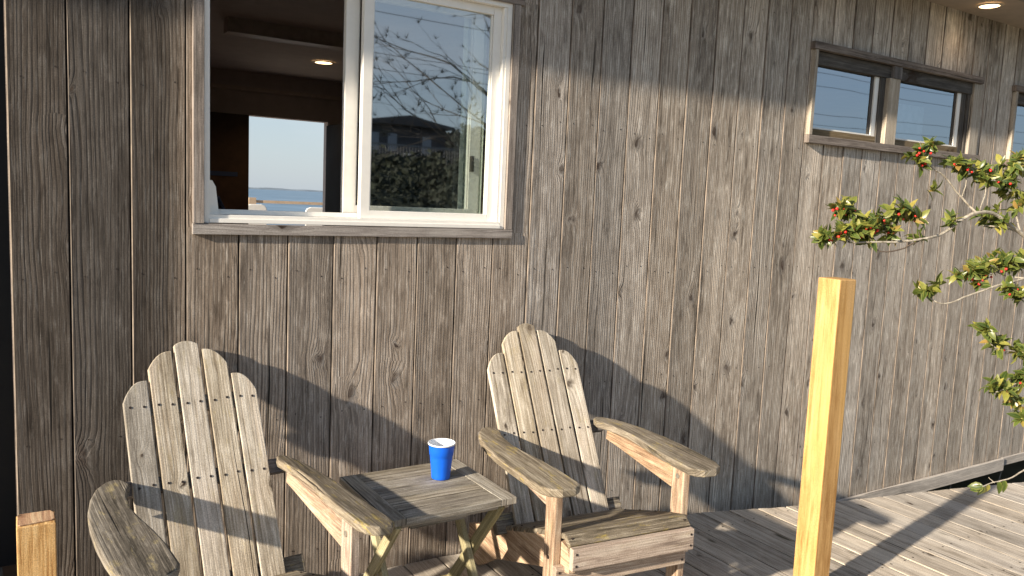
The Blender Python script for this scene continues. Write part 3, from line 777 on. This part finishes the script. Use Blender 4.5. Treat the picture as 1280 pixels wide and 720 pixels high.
# ------------------------------------------------------------------ cup
def lathe(mb, prof, N=64, fl=None, mi=0):
    for (r0, z0), (r1, z1) in zip(prof[:-1], prof[1:]):
        for k in range(N):
            a, b = 2*math.pi*k/N, 2*math.pi*(k+1)/N
            def q(r, an, z):
                if fl: r = r*(1 + fl(an, z))
                return (r*math.cos(an), r*math.sin(an), z)
            mb.face([q(r0, a, z0), q(r0, b, z0), q(r1, b, z1), q(r1, a, z1)], None, mi)
cup = empty('plastic_cup', (1.168, -.402, .4818))
def flute(an, z):
    if z < .012 or z > .078: return 0
    e = min(1, (z - .012)/.006, (.078 - z)/.02)
    return -.009*e*(.5 + .5*math.cos(an*12))
mb = MB(); lathe(mb, [(.0, .004), (.027, .004), (.0295, 0), (.0305, .002), (.0312, .012), (.0318, .018), (.0335, .035), (.0352, .052), (.0372, .070), (.0380, .078), (.0395, .080), (.0412, .100), (.0425, .1145)], 96, flute)
mb.build('cup_wall', M_cup, cup, smooth=True)
mb = MB(); lathe(mb, [(.0425, .1145), (.0450, .1150), (.0456, .1172), (.0450, .1195), (.0430, .1200), (.0418, .1175), (.0405, .100), (.037, .072), (.030, .006), (0, .006)], 96)
mb.build('cup_lining', M_cupin, cup, smooth=True)
tag(cup, 'blue plastic party cup with white inside standing on the small folding table', 'cup')

# ------------------------------------------------------------------ lumber posts
mb = MB()
mb.box((-.0445, -.0445, 0), (.0445, .0445, 1.178), 2)
p1 = mb.build('post', M_post, bevel=.004); p1.name = 'lumber_post'; p1.location = (2.42, -.92, -.03)
p1.location.z = .0
tag(p1, 'tall new yellow square lumber post standing on the deck right of the chairs', 'post')
p2 = empty('lumber_post', (.0275, -.285, 0), 0)
mb = MB(); mb.box((-.0445, -.0445, 0), (.0445, .0445, .503), 2)
b_ = mb.build('shaft', M_post2, p2, bevel=.003)
mb = MB()
out = [(-.042, -.034), (-.036, -.040), (.036, -.030), (.043, -.024), (.043, .020), (.034, .042), (-.036, .042), (-.042, .034)]
mb.prism(out, Matrix.Translation((0, 0, .5032)), .004); mb.build('sawn_top', M_stump, p2, bevel=.0015)
tag(p2, 'short new yellow lumber post with reddish sawn top, left of the left chair', 'post')

# ------------------------------------------------------------------ outer deck beyond the house, seen through the window
mb = MB(); mb.box((-1, 5.13, .0), (8, 9.2, .05), 0); o = mb.build('rear_deck', M_deck); tag(o, kind='structure')
rl = empty('deck_railing', (2.9, 9.0, .05))
tag(rl, 'wooden railing at the edge of the rear deck in front of the sea', 'railing')
M_rail = plain('tan_rail_wood', (.50, .38, .27), .7)
mb = MB(); mb.box((-3.8, -.03, 1.145), (5, .03, 1.185), 0); mb.build('top_rail', M_rail, rl)
mb = MB(); mb.box((-3.8, -.02, .15), (5, .02, .20), 0); mb.build('bottom_rail', M_rail, rl)
for k in range(5):
    xx = -3.7 + k*1.83
    mb = MB(); mb.box((xx - .05, -.05, 0), (xx + .05, .05, 1.22), 2); mb.build('rail_post', M_rail, rl)
# white plastic chairs on the rear deck, backs to the window
def white_chair(x, y, w, h, label):
    r = empty('plastic_chair', (x, y, .05)); tag(r, label, 'chair', 'white plastic chairs on the rear deck')
    a = w/2
    out = [(-a, .42), (a, .42), (a, h - .05), (a - .02, h - .015), (a - .06, h), (-a + .06, h), (-a + .02, h - .015), (-a, h - .05)]
    M = Matrix((V((1, 0, 0)), V((0, 0, 1)), V((0, -1, 0)))).transposed().to_4x4()
    mb = MB(); mb.prism(out, M, .03); mb.build('backrest', M_white, r, bevel=.008)
    mb = MB(); mb.box((-a, 0, .40), (a, .45, .43)); mb.build('seat', M_white, r, bevel=.008)
    for sx in (-a + .03, a - .03):
        for yy in (.0, .42):
            mb = MB(); mb.box((sx - .02, yy - .02, 0), (sx + .02, yy + .02, .40)); mb.build('leg', M_white, r)
        mb = MB(); mb.box((sx - .025, .0, .62), (sx + .025, .42, .645)); mb.build('armrest', M_white, r, bevel=.005)
white_chair(2.415, 7.0, .25, 1.165, 'white plastic chair on the rear deck, below the railing post, seen through the open window')
white_chair(3.26, 7.0, .5, 1.15, 'white plastic chair on the rear deck beside the dark refrigerator, seen through the open window')

fr = empty('refrigerator', (2.80, 4.35, -.18))
mb = MB(); mb.box((-.33, -.3, 0.03), (.33, .32, 2.19)); mb.build('body', M_fridge, fr, bevel=.01)
mb = MB(); mb.box((-.33, -.345, .62), (.33, -.302, 2.19)); dd = mb.build('door', M_fridge, fr, bevel=.01)
mb = MB(); mb.tube([(-.28, -.35, .9), (-.28, -.385, .92), (-.28, -.385, 1.5), (-.28, -.35, 1.52)], .012); mb.build('handle', M_bolt, dd, smooth=True)
mb = MB(); mb.box((-.33, -.345, .05), (.33, -.302, .605)); mb.build('door', M_fridge, fr, bevel=.01)
tag(fr, 'tall dark refrigerator standing inside the room beside the sea view opening', 'refrigerator')

# ------------------------------------------------------------------ neighbour house, tree and wires behind the camera (reflections)
nh = empty('neighbour_cottage', (26.8, -57.5, 4.2)); nh.scale = (1.7, 1.7, 1.7)
tag(nh, 'small dark cottage on the scrub hill reflected in the sliding window', 'house')
M_dk = plain('dark_shingle', (.06, .06, .065), .8, 6, .3)
mb = MB(); mb.box((-2.6, -2, -.4), (1.6, 1.2, 1.55)); w_ = mb.build('wall', M_dk, nh)
mb = MB(); mb.prism([(-2.9, 1.5), (1.9, 1.5), (1.9, 1.6), (-.4, 1.95), (-2.9, 1.6)], Matrix((V((1, 0, 0)), V((0, 0, 1)), V((0, -1, 0)))).transposed().to_4x4() @ Matrix.Translation((0, 0, -1.6)), 4.); mb.build('roof', M_dk, nh)
for wx in (-2.0, -1.1, .6):
    mb = MB(); mb.box((wx - .22, 1.2, .3), (wx + .22, 1.23, 1.1)); mb.build('window', plain('pale_window', (.25, .28, .32), .3), nh)
mb = MB(); mb.box((-3, 1.2, -.5), (2.6, 3.0, -.38)); mb.build('porch_floor', M_dk, nh)
mb = MB()
mb.box((-3, 2.95, .45), (2.6, 3.0, .52), 0)
for k in range(40): mb.box((-3 + k*.14, 2.96, -.38), (-3 + k*.14 + .03, 2.99, .45))
mb.build('porch_rail', plain('grey_rail', (.2, .2, .2), .7), nh)
for i, (xx, lab) in enumerate(((25.6, 'white chair on the porch of the cottage, left one of the two reflected'), (26.8, 'white chair on the porch of the cottage, right one of the two reflected'))):
    r = empty('porch_chair', (xx, -53.8, 3.56)); tag(r, lab, 'chair', 'white porch chairs of the cottage')
    mb = MB(); mb.box((-.24, -.2, .38), (.24, .25, .42)); mb.build('seat', M_white, r)
    mb = MB(); mb.box((-.24, -.24, .42), (.24, -.2, .98)); mb.build('backrest', M_white, r)
    mb = MB()
    for a in (-.22, .22):
        mb = MB(); mb.box((a - .02, -.2, 0), (a + .02, -.16, .38)); mb.build('leg', M_white, r)
        mb = MB(); mb.box((a - .02, .2, 0), (a + .02, .24, .6)); mb.build('leg', M_white, r)
# wind-bent bare tree
random.seed(14)
tr = empty('bare_tree', (7.9, -8.6, -.8)); tr.scale = (1.3, 1.3, 1.15); tag(tr, 'leafless wind bent tree behind the photographer, reflected in the sliding window', 'tree')
M_bark = plain('dark_bark', (.10, .09, .08), .9, 12, .4)
M_needle = plain('dark_needles', (.022, .026, .018), .8, 12, .4)
tk = MB(); lb = MB(); lv = MB()
def grow(p, d, L, r, lev, mbx):
    pts = [p]; rr = [r]
    n = 5
    for i in range(n):
        d = (d + V((random.gauss(0, .12) - .03, random.gauss(0, .10), random.gauss(0, .10) + .02))).normalized()
        p = p + d*(L/n); pts.append(p); rr.append(r*(1 - .13*(i+1)))
        if lev > 0 and i >= 1 and random.random() < .8:
            dd_ = (d + V((random.gauss(-.25, .55), random.gauss(0, .5), random.gauss(.1, .5)))).normalized()
            grow(p, dd_, L*random.uniform(.5, .7), r*.5, lev - 1, lb)
    mbx.tube(pts, rr, 5 if lev < 2 else 8)
    if lev <= 0:
        for k in range(16):
            dv = (d + V((random.gauss(0, .5), random.gauss(0, .5), random.gauss(.2, .5)))).normalized()*random.uniform(.05, .14)
            s_ = dv.cross(V((.3, .5, .8))).normalized()*.006
            lv.face([p - s_, p + s_, p + dv])
grow(V((0, 0, 0)), V((-.12, .02, 1)), 2.6, .11, 0, tk)
for q in range(4):
    grow(V((-.2, .05, 1.9 + .32*q)), V((-.85 + .15*q, random.uniform(-.2, .2), .35 + .22*q)).normalized(), 1.9, .022, 3, lb)
grow(V((-.3, .05, 2.6)), V((.3, 0, .9)).normalized(), 1.7, .05, 3, lb)
tko = tk.build('trunk', M_bark, tr, smooth=True); lb.build('branches', M_bark, tr, smooth=True, merge=False); lv.build('twig_tufts', M_needle, tr, merge=False)
# dense evergreen shrub beside it
mb = MB()
for k in range(9000):
    d_ = random.uniform(66, 80); x = (d_ + 2.7)*random.uniform(.28, .75)
    top = 2.2 + .8*math.sin(x*.35) + .6*math.sin(x*.9 + 1)
    p = V((x, -d_, hz(x, -d_) + random.random()**.8*top)); r = random.uniform(.12, .4)
    a = V((random.gauss(0, 1), random.gauss(0, 1), random.gauss(0, 1))).normalized()*r; b2 = V((random.gauss(0, 1), random.gauss(0, 1), random.gauss(0, 1))).normalized()*r
    mb.face([p - a, p + b2, p + a, p - b2])
tag(mb.build('distant_thicket', M_needle, merge=False), 'dark thicket along the ridge reflected behind the cottage', 'thicket', kind='stuff')
sb = empty('evergreen_shrub', (9.3, -10.6, 1.0)); tag(sb, 'dense dark evergreen shrub at the foot of the bare tree, reflected in the window', 'shrub')
mb = MB()
for k in range(2600):
    while True:
        q = V((random.uniform(-1, 1), random.uniform(-1, 1), random.uniform(-.2, 1)))
        if q.length < 1: break
    p = V((q.x*1.25, q.y*.7, q.z*1.35)) ; r = random.uniform(.02, .06)
    a = V((random.gauss(0, 1), random.gauss(0, 1), random.gauss(0, 1))).normalized()*r; b2 = V((random.gauss(0, 1), random.gauss(0, 1), random.gauss(0, 1))).normalized()*r
    mb.face([p - a, p + b2, p + a, p - b2])
mb.build('foliage', M_needle, sb, merge=False)
mb = MB(); mb.tube([(0, 0, -1.8), (0, 0, 0), (.1, 0, .8)], [.06, .05, .02]); mb.build('stem', M_bark, sb)
# utility wires between two poles
for i, px in enumerate((-14., 38.)):
    pr = empty('utility_pole', (px, -14, -.8)); tag(pr, ('wooden utility pole at the left end of the overhead wires', 'wooden utility pole at the right end of the overhead wires')[i], 'pole', 'utility poles along the road')
    mb = MB(); mb.tube([(0, 0, 0), (0, 0, 7.2)], [.14, .10], 12); mb.build('pole', M_bark, pr, smooth=True)
    mb = MB(); mb.box((-.05, -.9, 6.6), (.05, .9, 6.72), 1); mb.build('crossarm', M_bark, pr)
for z, sag in ((4.95, .25), (4.15, .45), (3.85, .35), (5.3, .2)):
    mb = MB(); N = 40
    mb.tube([(-14 + 52*k/N, -14 + (z - 4.5)*.6, z + sag*1.6 - sag*4*(k/N)*(1-k/N)*1.6 + .3) for k in range(N + 1)], .007, 5)
    o = mb.build('overhead_wire', M_bark, None)
    tag(o, {4.95: 'second highest overhead utility wire', 4.15: 'third highest overhead utility wire', 3.85: 'lowest overhead utility wire', 5.3: 'highest overhead utility wire'}[z] + ' reflected in the small windows', 'wire', 'overhead wires')

# ------------------------------------------------------------------ holly
BR = {
 'A': [(3.551, -1.036, 1.298), (3.402, -0.992, 1.381), (3.288, -0.973, 1.429), (3.178, -0.964, 1.428), (3.11, -0.948, 1.398), (3.021, -0.935, 1.346), (2.915, -0.931, 1.323), (2.806, -0.901, 1.308), (2.678, -0.869, 1.302), (2.579, -0.843, 1.299)], 
 'A2': [(2.894, -0.919, 1.316), (2.814, -0.908, 1.285), (2.749, -0.894, 1.271), (2.705, -0.877, 1.273), (2.674, -0.843, 1.3)], 
 'B': [(3.178, -0.964, 1.428), (3.132, -0.927, 1.485), (3.045, -0.898, 1.564), (2.992, -0.886, 1.588), (2.962, -0.86, 1.642), (2.921, -0.864, 1.684)], 
 'B2': [(3.132, -0.927, 1.485), (3.169, -0.919, 1.545), (3.175, -0.903, 1.608)], 
 'B3': [(3.191, -0.97, 1.441), (3.253, -0.952, 1.512), (3.275, -0.935, 1.569)], 
 'C': [(3.634, -1.025, 1.331), (3.515, -0.97, 1.359), (3.364, -0.968, 1.376), (3.304, -0.93, 1.379)], 
 'C2': [(3.515, -0.97, 1.359), (3.519, -0.932, 1.49), (3.555, -0.913, 1.624)], 
 'D': [(3.521, -1.091, 1.189), (3.372, -1.059, 1.172), (3.243, -1.041, 1.15), (3.094, -1.012, 1.11), (3.006, -0.996, 1.085), (2.945, -0.981, 1.085), (2.907, -0.954, 1.113)], 
 'D2': [(3.493, -1.077, 1.166), (3.411, -1.0, 1.178), (3.317, -0.961, 1.201), (3.256, -0.926, 1.185)], 
 'E': [(3.405, -1.177, 0.886), (3.246, -1.134, 0.907), (3.144, -1.104, 0.924), (3.096, -1.091, 0.973)], 
 'E2': [(3.401, -1.197, 0.716), (3.323, -1.139, 0.78), (3.211, -1.131, 0.763), (3.146, -1.127, 0.755)], 
 'F': [(3.202, -1.33, 0.559), (3.061, -1.305, 0.526), (2.979, -1.293, 0.499), (2.905, -1.272, 0.486), (2.849, -1.262, 0.477)], 
 'F2': [(2.905, -1.272, 0.486), (2.889, -1.26, 0.502)]}
CL = [(2.93, -0.862, 1.654, 0.04, 16, 5), (2.964, -0.88, 1.68, 0.024, 7, 1), (2.954, -0.859, 1.605, 0.025, 8, 2), (3.103, -0.892, 1.613, 0.031, 9, 2), (3.165, -0.909, 1.601, 0.041, 14, 2), (3.275, -0.934, 1.576, 0.048, 18, 2), (3.55, -0.908, 1.64, 0.06, 22, 0), (3.504, -0.915, 1.548, 0.06, 22, 1), (3.548, -0.95, 1.491, 0.046, 14, 0), (3.356, -0.961, 1.398, 0.052, 18, 0), (3.321, -0.937, 1.412, 0.026, 6, 0), (3.058, -0.94, 1.396, 0.022, 8, 0), (2.985, -0.891, 1.512, 0.015, 5, 0), 
 (2.568, -0.785, 1.416, 0.041, 18, 4), (2.626, -0.8, 1.401, 0.036, 14, 2), (2.488, -0.806, 1.325, 0.035, 18, 1), (2.55, -0.821, 1.329, 0.041, 22, 3), (2.618, -0.838, 1.343, 0.041, 24, 4), (2.681, -0.851, 1.36, 0.038, 20, 2), (2.738, -0.86, 1.385, 0.036, 16, 1), (2.8, -0.871, 1.414, 0.042, 20, 2), (2.858, -0.882, 1.428, 0.027, 10, 0), (2.875, -0.896, 1.399, 0.024, 8, 1), (2.769, -0.874, 1.336, 0.027, 10, 1), (2.682, -0.846, 1.315, 0.024, 10, 1), (2.894, -0.918, 1.328, 0.015, 5, 0), (2.903, -0.949, 1.131, 0.03, 13, 2), (2.947, -0.974, 1.151, 0.018, 6, 0), (3.228, -0.931, 1.193, 0.038, 14, 3), (3.303, -0.952, 1.21, 0.045, 18, 3), (3.385, -0.976, 1.234, 0.049, 20, 1), (3.467, -1.004, 1.23, 0.049, 22, 1), (3.26, -0.955, 1.156, 0.026, 8, 3), (3.283, -1.068, 1.137, 0.031, 10, 1), (3.162, -0.928, 1.174, 0.022, 6, 1), (3.341, -1.083, 1.112, 0.025, 7, 1), (3.092, -1.086, 0.991, 0.024, 11, 0), (3.142, -1.099, 0.951, 0.027, 11, 2), (3.178, -1.112, 0.929, 0.024, 9, 1), (3.256, -1.14, 0.905, 0.034, 12, 0), (3.152, -1.116, 0.777, 0.03, 11, 0), (3.206, -1.129, 0.756, 0.031, 11, 1), (3.289, -1.138, 0.808, 0.037, 14, 1), (3.274, -1.14, 0.721, 0.028, 9, 0), (3.288, -1.158, 0.648, 0.022, 7, 0)]
FL = [(2.838, -1.233, 0.463), (2.854, -1.248, 0.43), (2.878, -1.259, 0.456), (2.922, -1.284, 0.475), (2.94, -1.3, 0.443), (2.822, -1.221, 0.479)]
random.seed(33)
hr = empty('holly_shrub', (3.95, -1.42, -.8)); HR = V((3.95, -1.42, -.8))
tag(hr, 'holly with red berries reaching in from the right in front of the wall', 'shrub')
t = NT('holly_bark'); tc = t.node('ShaderNodeTexCoord').outputs['Object']
n1 = t.noise(tc, 60, 4, .7); t.l.new(t.ramp(n1, [(.35, (.20, .17, .13)), (.6, (.42, .38, .31)), (.75, (.56, .52, .44))]), t.bsdf.inputs['Base Color']); t.bsdf.inputs['Roughness'].default_value = .8
M_hb = t.m
t = NT('dark_twig'); t.bsdf.inputs['Base Color'].default_value = (.10, .075, .055, 1); t.bsdf.inputs['Roughness'].default_value = .8; M_tw = t.m
t = NT('holly_leaf')
rp = t.node('ShaderNodeNewGeometry').outputs['Random Per Island']
uv = t.node('ShaderNodeUVMap'); uv.uv_map = 'UVMap'; sp = t.node('ShaderNodeSeparateXYZ'); t.l.new(uv.outputs[0], sp.inputs[0])
rim = t.mapr(t.math('ABSOLUTE', sp.outputs[0]), .45, 1., 0, 1)
rib = t.mapr(t.math('ABSOLUTE', sp.outputs[0]), .0, .10, .5, 0)
tc = t.node('ShaderNodeTexCoord').outputs['Object']; nn = t.noise(tc, 90, 3, .6)
c = t.ramp(rp, [(0, (.03, .06, .015)), (.3, (.06, .10, .02)), (.55, (.11, .15, .03)), (.78, (.24, .25, .05)), (.93, (.42, .37, .08)), (1, (.34, .20, .06))])
c = t.mix(t.mapr(nn, .4, .7, 0, .35), c, (.05, .075, .018))
c = t.mix(t.math('MULTIPLY', rim, .55), c, (.30, .30, .08)); c = t.mix(rib, c, (.26, .30, .10))
t.l.new(c, t.bsdf.inputs['Base Color']); t.bsdf.inputs['Roughness'].default_value = .32; t.bsdf.inputs['Specular IOR Level'].default_value = .5
try:
    t.bsdf.inputs['Transmission Weight'].default_value = 0.
    out = [n for n in t.n if n.type == 'OUTPUT_MATERIAL'][0]
    tl = t.node('ShaderNodeBsdfTranslucent'); t.l.new(t.mix(.5, c, (.30, .36, .04)), tl.inputs[0])
    mx = t.node('ShaderNodeMixShader'); mx.inputs[0].default_value = .28; t.l.new(t.bsdf.outputs[0], mx.inputs[1]); t.l.new(tl.outputs[0], mx.inputs[2]); t.l.new(mx.outputs[0], out.inputs[0])
except Exception as e: print(e)
M_leaf = t.m
t = NT('red_berry'); t.bsdf.inputs['Base Color'].default_value = (.62, .025, .02, 1); t.bsdf.inputs['Roughness'].default_value = .25; M_berry = t.m
def smooth_path(pts, n=4):
    pts = [V(p) for p in pts]; out = []
    for i in range(len(pts)-1):
        p0 = pts[max(i-1, 0)]; p1 = pts[i]; p2 = pts[i+1]; p3 = pts[min(i+2, len(pts)-1)]
        for k in range(n):
            s = k/n
            out.append(.5*((2*p1) + (p2-p0)*s + (2*p0-5*p1+4*p2-p3)*s*s + (3*p1-p0-3*p2+p3)*s**3) + V([random.uniform(-.0012, .0012) for _ in range(3)]))
    out.append(pts[-1]); return out
bark = MB(); tw = MB(); leaf = MB(); berry = MB()
def branch(key, r0, r1, extra=None, m=None):
    pts = [V(p) - HR for p in BR[key]]
    if extra: pts = [V(e) - HR for e in extra] + pts
    sp_ = smooth_path(pts); n = len(sp_)
    (m or bark).tube(sp_, [r0 + (r1-r0)*i/(n-1) for i in range(n)], 8)
    return sp_
T = lambda z, dx=0: (3.95 + dx, -1.42, z)
allp = []
for key, r0, r1, ex, m in (('A', .0095, .0032, [T(.95), (3.8, -1.2, 1.12)], None), ('A2', .003, .002, None, tw), ('B', .0042, .0018, None, None), ('B2', .0025, .0015, None, None),
                       ('B3', .0025, .0015, None, None), ('C', .0075, .0028, [T(1.05), (3.8, -1.2, 1.25)], None), ('C2', .004, .002, None, None),
                       ('D', .0062, .0022, [T(.75), (3.72, -1.2, 1.05)], None), ('D2', .004, .002, [(3.72, -1.2, 1.05)], None), ('E', .0045, .002, [T(.6), (3.65, -1.28, .8)], None),
                       ('E2', .0040, .002, [T(.45), (3.65, -1.3, .62)], None), ('F', .0042, .0016, [T(.3), (3.5, -1.38, .55)], None), ('F2', .0018, .0012, None, None)):
    allp += branch(key, r0, r1, ex, m)
trunk = MB(); trunk.tube(smooth_path([(0, 0, 0), (.03, .02, .7), (-.02, 0, 1.4), (.02, .02, 2.1), (0, .05, 2.6)]), [.034 - .0016*i for i in range(17)], 12)
def make_leaf(base, d, nrm, L, W):
    d = d.normalized(); s = d.cross(nrm).normalized(); nrm = s.cross(d).normalized()
    N = 7; prof = []
    for i in range(N + 1):
        f = i/N
        w = W*.5*math.sin(math.pi*min(1, f*.92 + .08)**.85)*(1 if f < 1 else 0)
        if 0 < i < N: w *= 1.06 if i % 2 else .95
        c_ = base + d*(L*f) - nrm*(L*.22*f*f) 
        up_ = nrm*(w*.32)
        prof.append((c_ + s*w + up_, c_, c_ - s*w + up_))
    for i in range(N):
        a, b, c2 = prof[i]; a2, b2_, c3 = prof[i+1]
        leaf.face([b, a, a2, b2_], [(0, i/N), (1, i/N), (1, (i+1)/N), (0, (i+1)/N)])
        leaf.face([c2, b, b2_, c3], [(-1, i/N), (0, i/N), (0, (i+1)/N), (-1, (i+1)/N)])
berries = []
for (x, y, z, r, n, nb) in CL:
    c_ = V((x, y, z)) - HR
    near = min(allp, key=lambda q: (q - c_).length)
    if (near - c_).length > .008:
        mid = (near + c_)/2 + V([random.uniform(-.006, .006) for _ in range(3)])
        tw.tube([near, mid, c_], [.0018, .0015, .0010], 5)
    n = int(n*(3.2 if x > 3.2 else 2.2)) + 1; r = r*(1.35 if x > 3.2 else 1.1); nst = max(1, n//6)
    for sidx in range(nst):
        sd = V((random.gauss(-.1, 1), random.gauss(-.15, 1), random.gauss(.25, .8))).normalized()
        cc = c_ + sd*r*random.uniform(.15, .85)
        tw.tube([c_, cc], [.0012, .0008], 4)
        ax = (sd + V((0, 0, .4))).normalized()
        m = n//nst + (1 if sidx < n % nst else 0)
        a0 = random.uniform(0, 6.28)
        s1 = ax.orthogonal().normalized(); s2 = ax.cross(s1)
        for k in range(m):
            an = a0 + k*2.4
            d = (s1*math.cos(an) + s2*math.sin(an))*random.uniform(.45, 1.1) + ax*random.uniform(-.2, 1.1) + V([random.gauss(0, .25) for _ in range(3)])
            L = random.uniform(.033, .056)
            make_leaf(cc + ax*random.uniform(-.028, .008), d, ax + V([random.gauss(0, .5) for _ in range(3)]) + V((-.2, -.2, .4)), L, L*random.uniform(.40, .52))
    for k in range(nb + (1 if nb else 0)):
        berries.append(c_ + V((random.uniform(-1, 1)*r*.7, random.uniform(-1, -.2)*r*.6, random.uniform(-.6, .35)*r)))
for q in FL:
    q = V(q) - HR
    near = min(allp, key=lambda w_: (w_ - q).length)
    d = (q - near); d = d if d.length > .004 else V((-1, 0, -1))
    make_leaf(near, d + V((0, 0, -.01)), V((-.3, -1, .5)), .046, .028)
trunk.build('trunk', M_hb, hr, smooth=True); bark.build('branches', M_hb, hr, smooth=True, merge=False); tw.build('twigs', M_tw, hr, merge=False)
leaf.build('leaves', M_leaf, hr, merge=True, smooth=True)
def ico(r):
    bm = bmesh.new(); bmesh.ops.create_icosphere(bm, subdivisions=2, radius=r); me = bpy.data.meshes.new('berry'); bm.to_mesh(me); bm.free()
    for p in me.polygons: p.use_smooth = True
    me.materials.append(M_berry); return me
bme = ico(.0050)
for q in berries[:95]:
    o = bpy.data.objects.new('berry', bme); COL.objects.link(o); o.parent = hr; o.location = q; sc = random.uniform(.85, 1.2); o.scale = (sc, sc, sc)

# ------------------------------------------------------------------ light, world, camera
EL, AZ = math.radians(20.3), math.radians(79.)
sd = V((-math.sin(AZ)*math.cos(EL), -math.cos(AZ)*math.cos(EL), math.sin(EL)))    # towards the sun
L = bpy.data.lights.new('sun', 'SUN'); L.energy = 5.; L.angle = math.radians(1.2); L.color = (1., .87, .70)
so = bpy.data.objects.new('sun', L); COL.objects.link(so); so.rotation_euler = (-sd).to_track_quat('-Z', 'Y').to_euler(); so.location = (-6, -4, 5)
W = bpy.data.worlds.new('World'); S.world = W; W.use_nodes = True
nt = W.node_tree; sky = nt.nodes.new('ShaderNodeTexSky'); sky.sky_type = 'NISHITA'; sky.sun_disc = False
sky.sun_elevation = EL; sky.sun_rotation = math.atan2(sd.x, sd.y); sky.air_density = 1.; sky.dust_density = .6; sky.ozone_density = 1.5
tcw = nt.nodes.new('ShaderNodeTexCoord'); spw = nt.nodes.new('ShaderNodeSeparateXYZ'); nt.links.new(tcw.outputs['Generated'], spw.inputs[0])
mr = nt.nodes.new('ShaderNodeMapRange'); nt.links.new(spw.outputs[2], mr.inputs[0]); mr.inputs[1].default_value = 0; mr.inputs[2].default_value = .55; mr.inputs[3].default_value = .80; mr.inputs[4].default_value = .12
mxw = nt.nodes.new('ShaderNodeMix'); mxw.data_type = 'RGBA'; nt.links.new(mr.outputs[0], mxw.inputs[0]); nt.links.new(sky.outputs[0], mxw.inputs[6]); mxw.inputs[7].default_value = (3.3, 3.85, 4.5, 1)
cn = nt.nodes.new('ShaderNodeTexNoise'); mpw = nt.nodes.new('ShaderNodeMapping'); mpw.inputs['Scale'].default_value = (1.2, 1.2, 5.)
nt.links.new(tcw.outputs['Generated'], mpw.inputs[0]); nt.links.new(mpw.outputs[0], cn.inputs['Vector']); cn.inputs['Scale'].default_value = 2.2; cn.inputs['Detail'].default_value = 6
mc = nt.nodes.new('ShaderNodeMapRange'); nt.links.new(cn.outputs[0], mc.inputs[0]); mc.inputs[1].default_value = .48; mc.inputs[2].default_value = .75; mc.inputs[4].default_value = .55
mx2 = nt.nodes.new('ShaderNodeMix'); mx2.data_type = 'RGBA'; nt.links.new(mc.outputs[0], mx2.inputs[0]); nt.links.new(mxw.outputs[2], mx2.inputs[6]); mx2.inputs[7].default_value = (4.9, 5.0, 5.2, 1)
nt.links.new(mx2.outputs[2], nt.nodes['Background'].inputs[0]); nt.nodes['Background'].inputs[1].default_value = .080

cam = bpy.data.cameras.new('camera'); co = bpy.data.objects.new('camera', cam); COL.objects.link(co)
R = Matrix(((0.84920183, 0.02121683, -0.52764201), (-0.52625617, 0.11671169, -0.84227836), (0.04371151, 0.99293919, 0.11027727)))
M = R.to_4x4(); M.translation = V((0, -2.657, 1.40)); co.matrix_world = M
cam.sensor_width = 36; cam.lens = 994/1280*36; cam.clip_start = .05; cam.clip_end = 9000
S.camera = co
S.view_settings.view_transform = 'Standard'; S.view_settings.look = 'None'; S.view_settings.exposure = 1.0; S.view_settings.gamma = 1
S.render.engine = 'CYCLES'
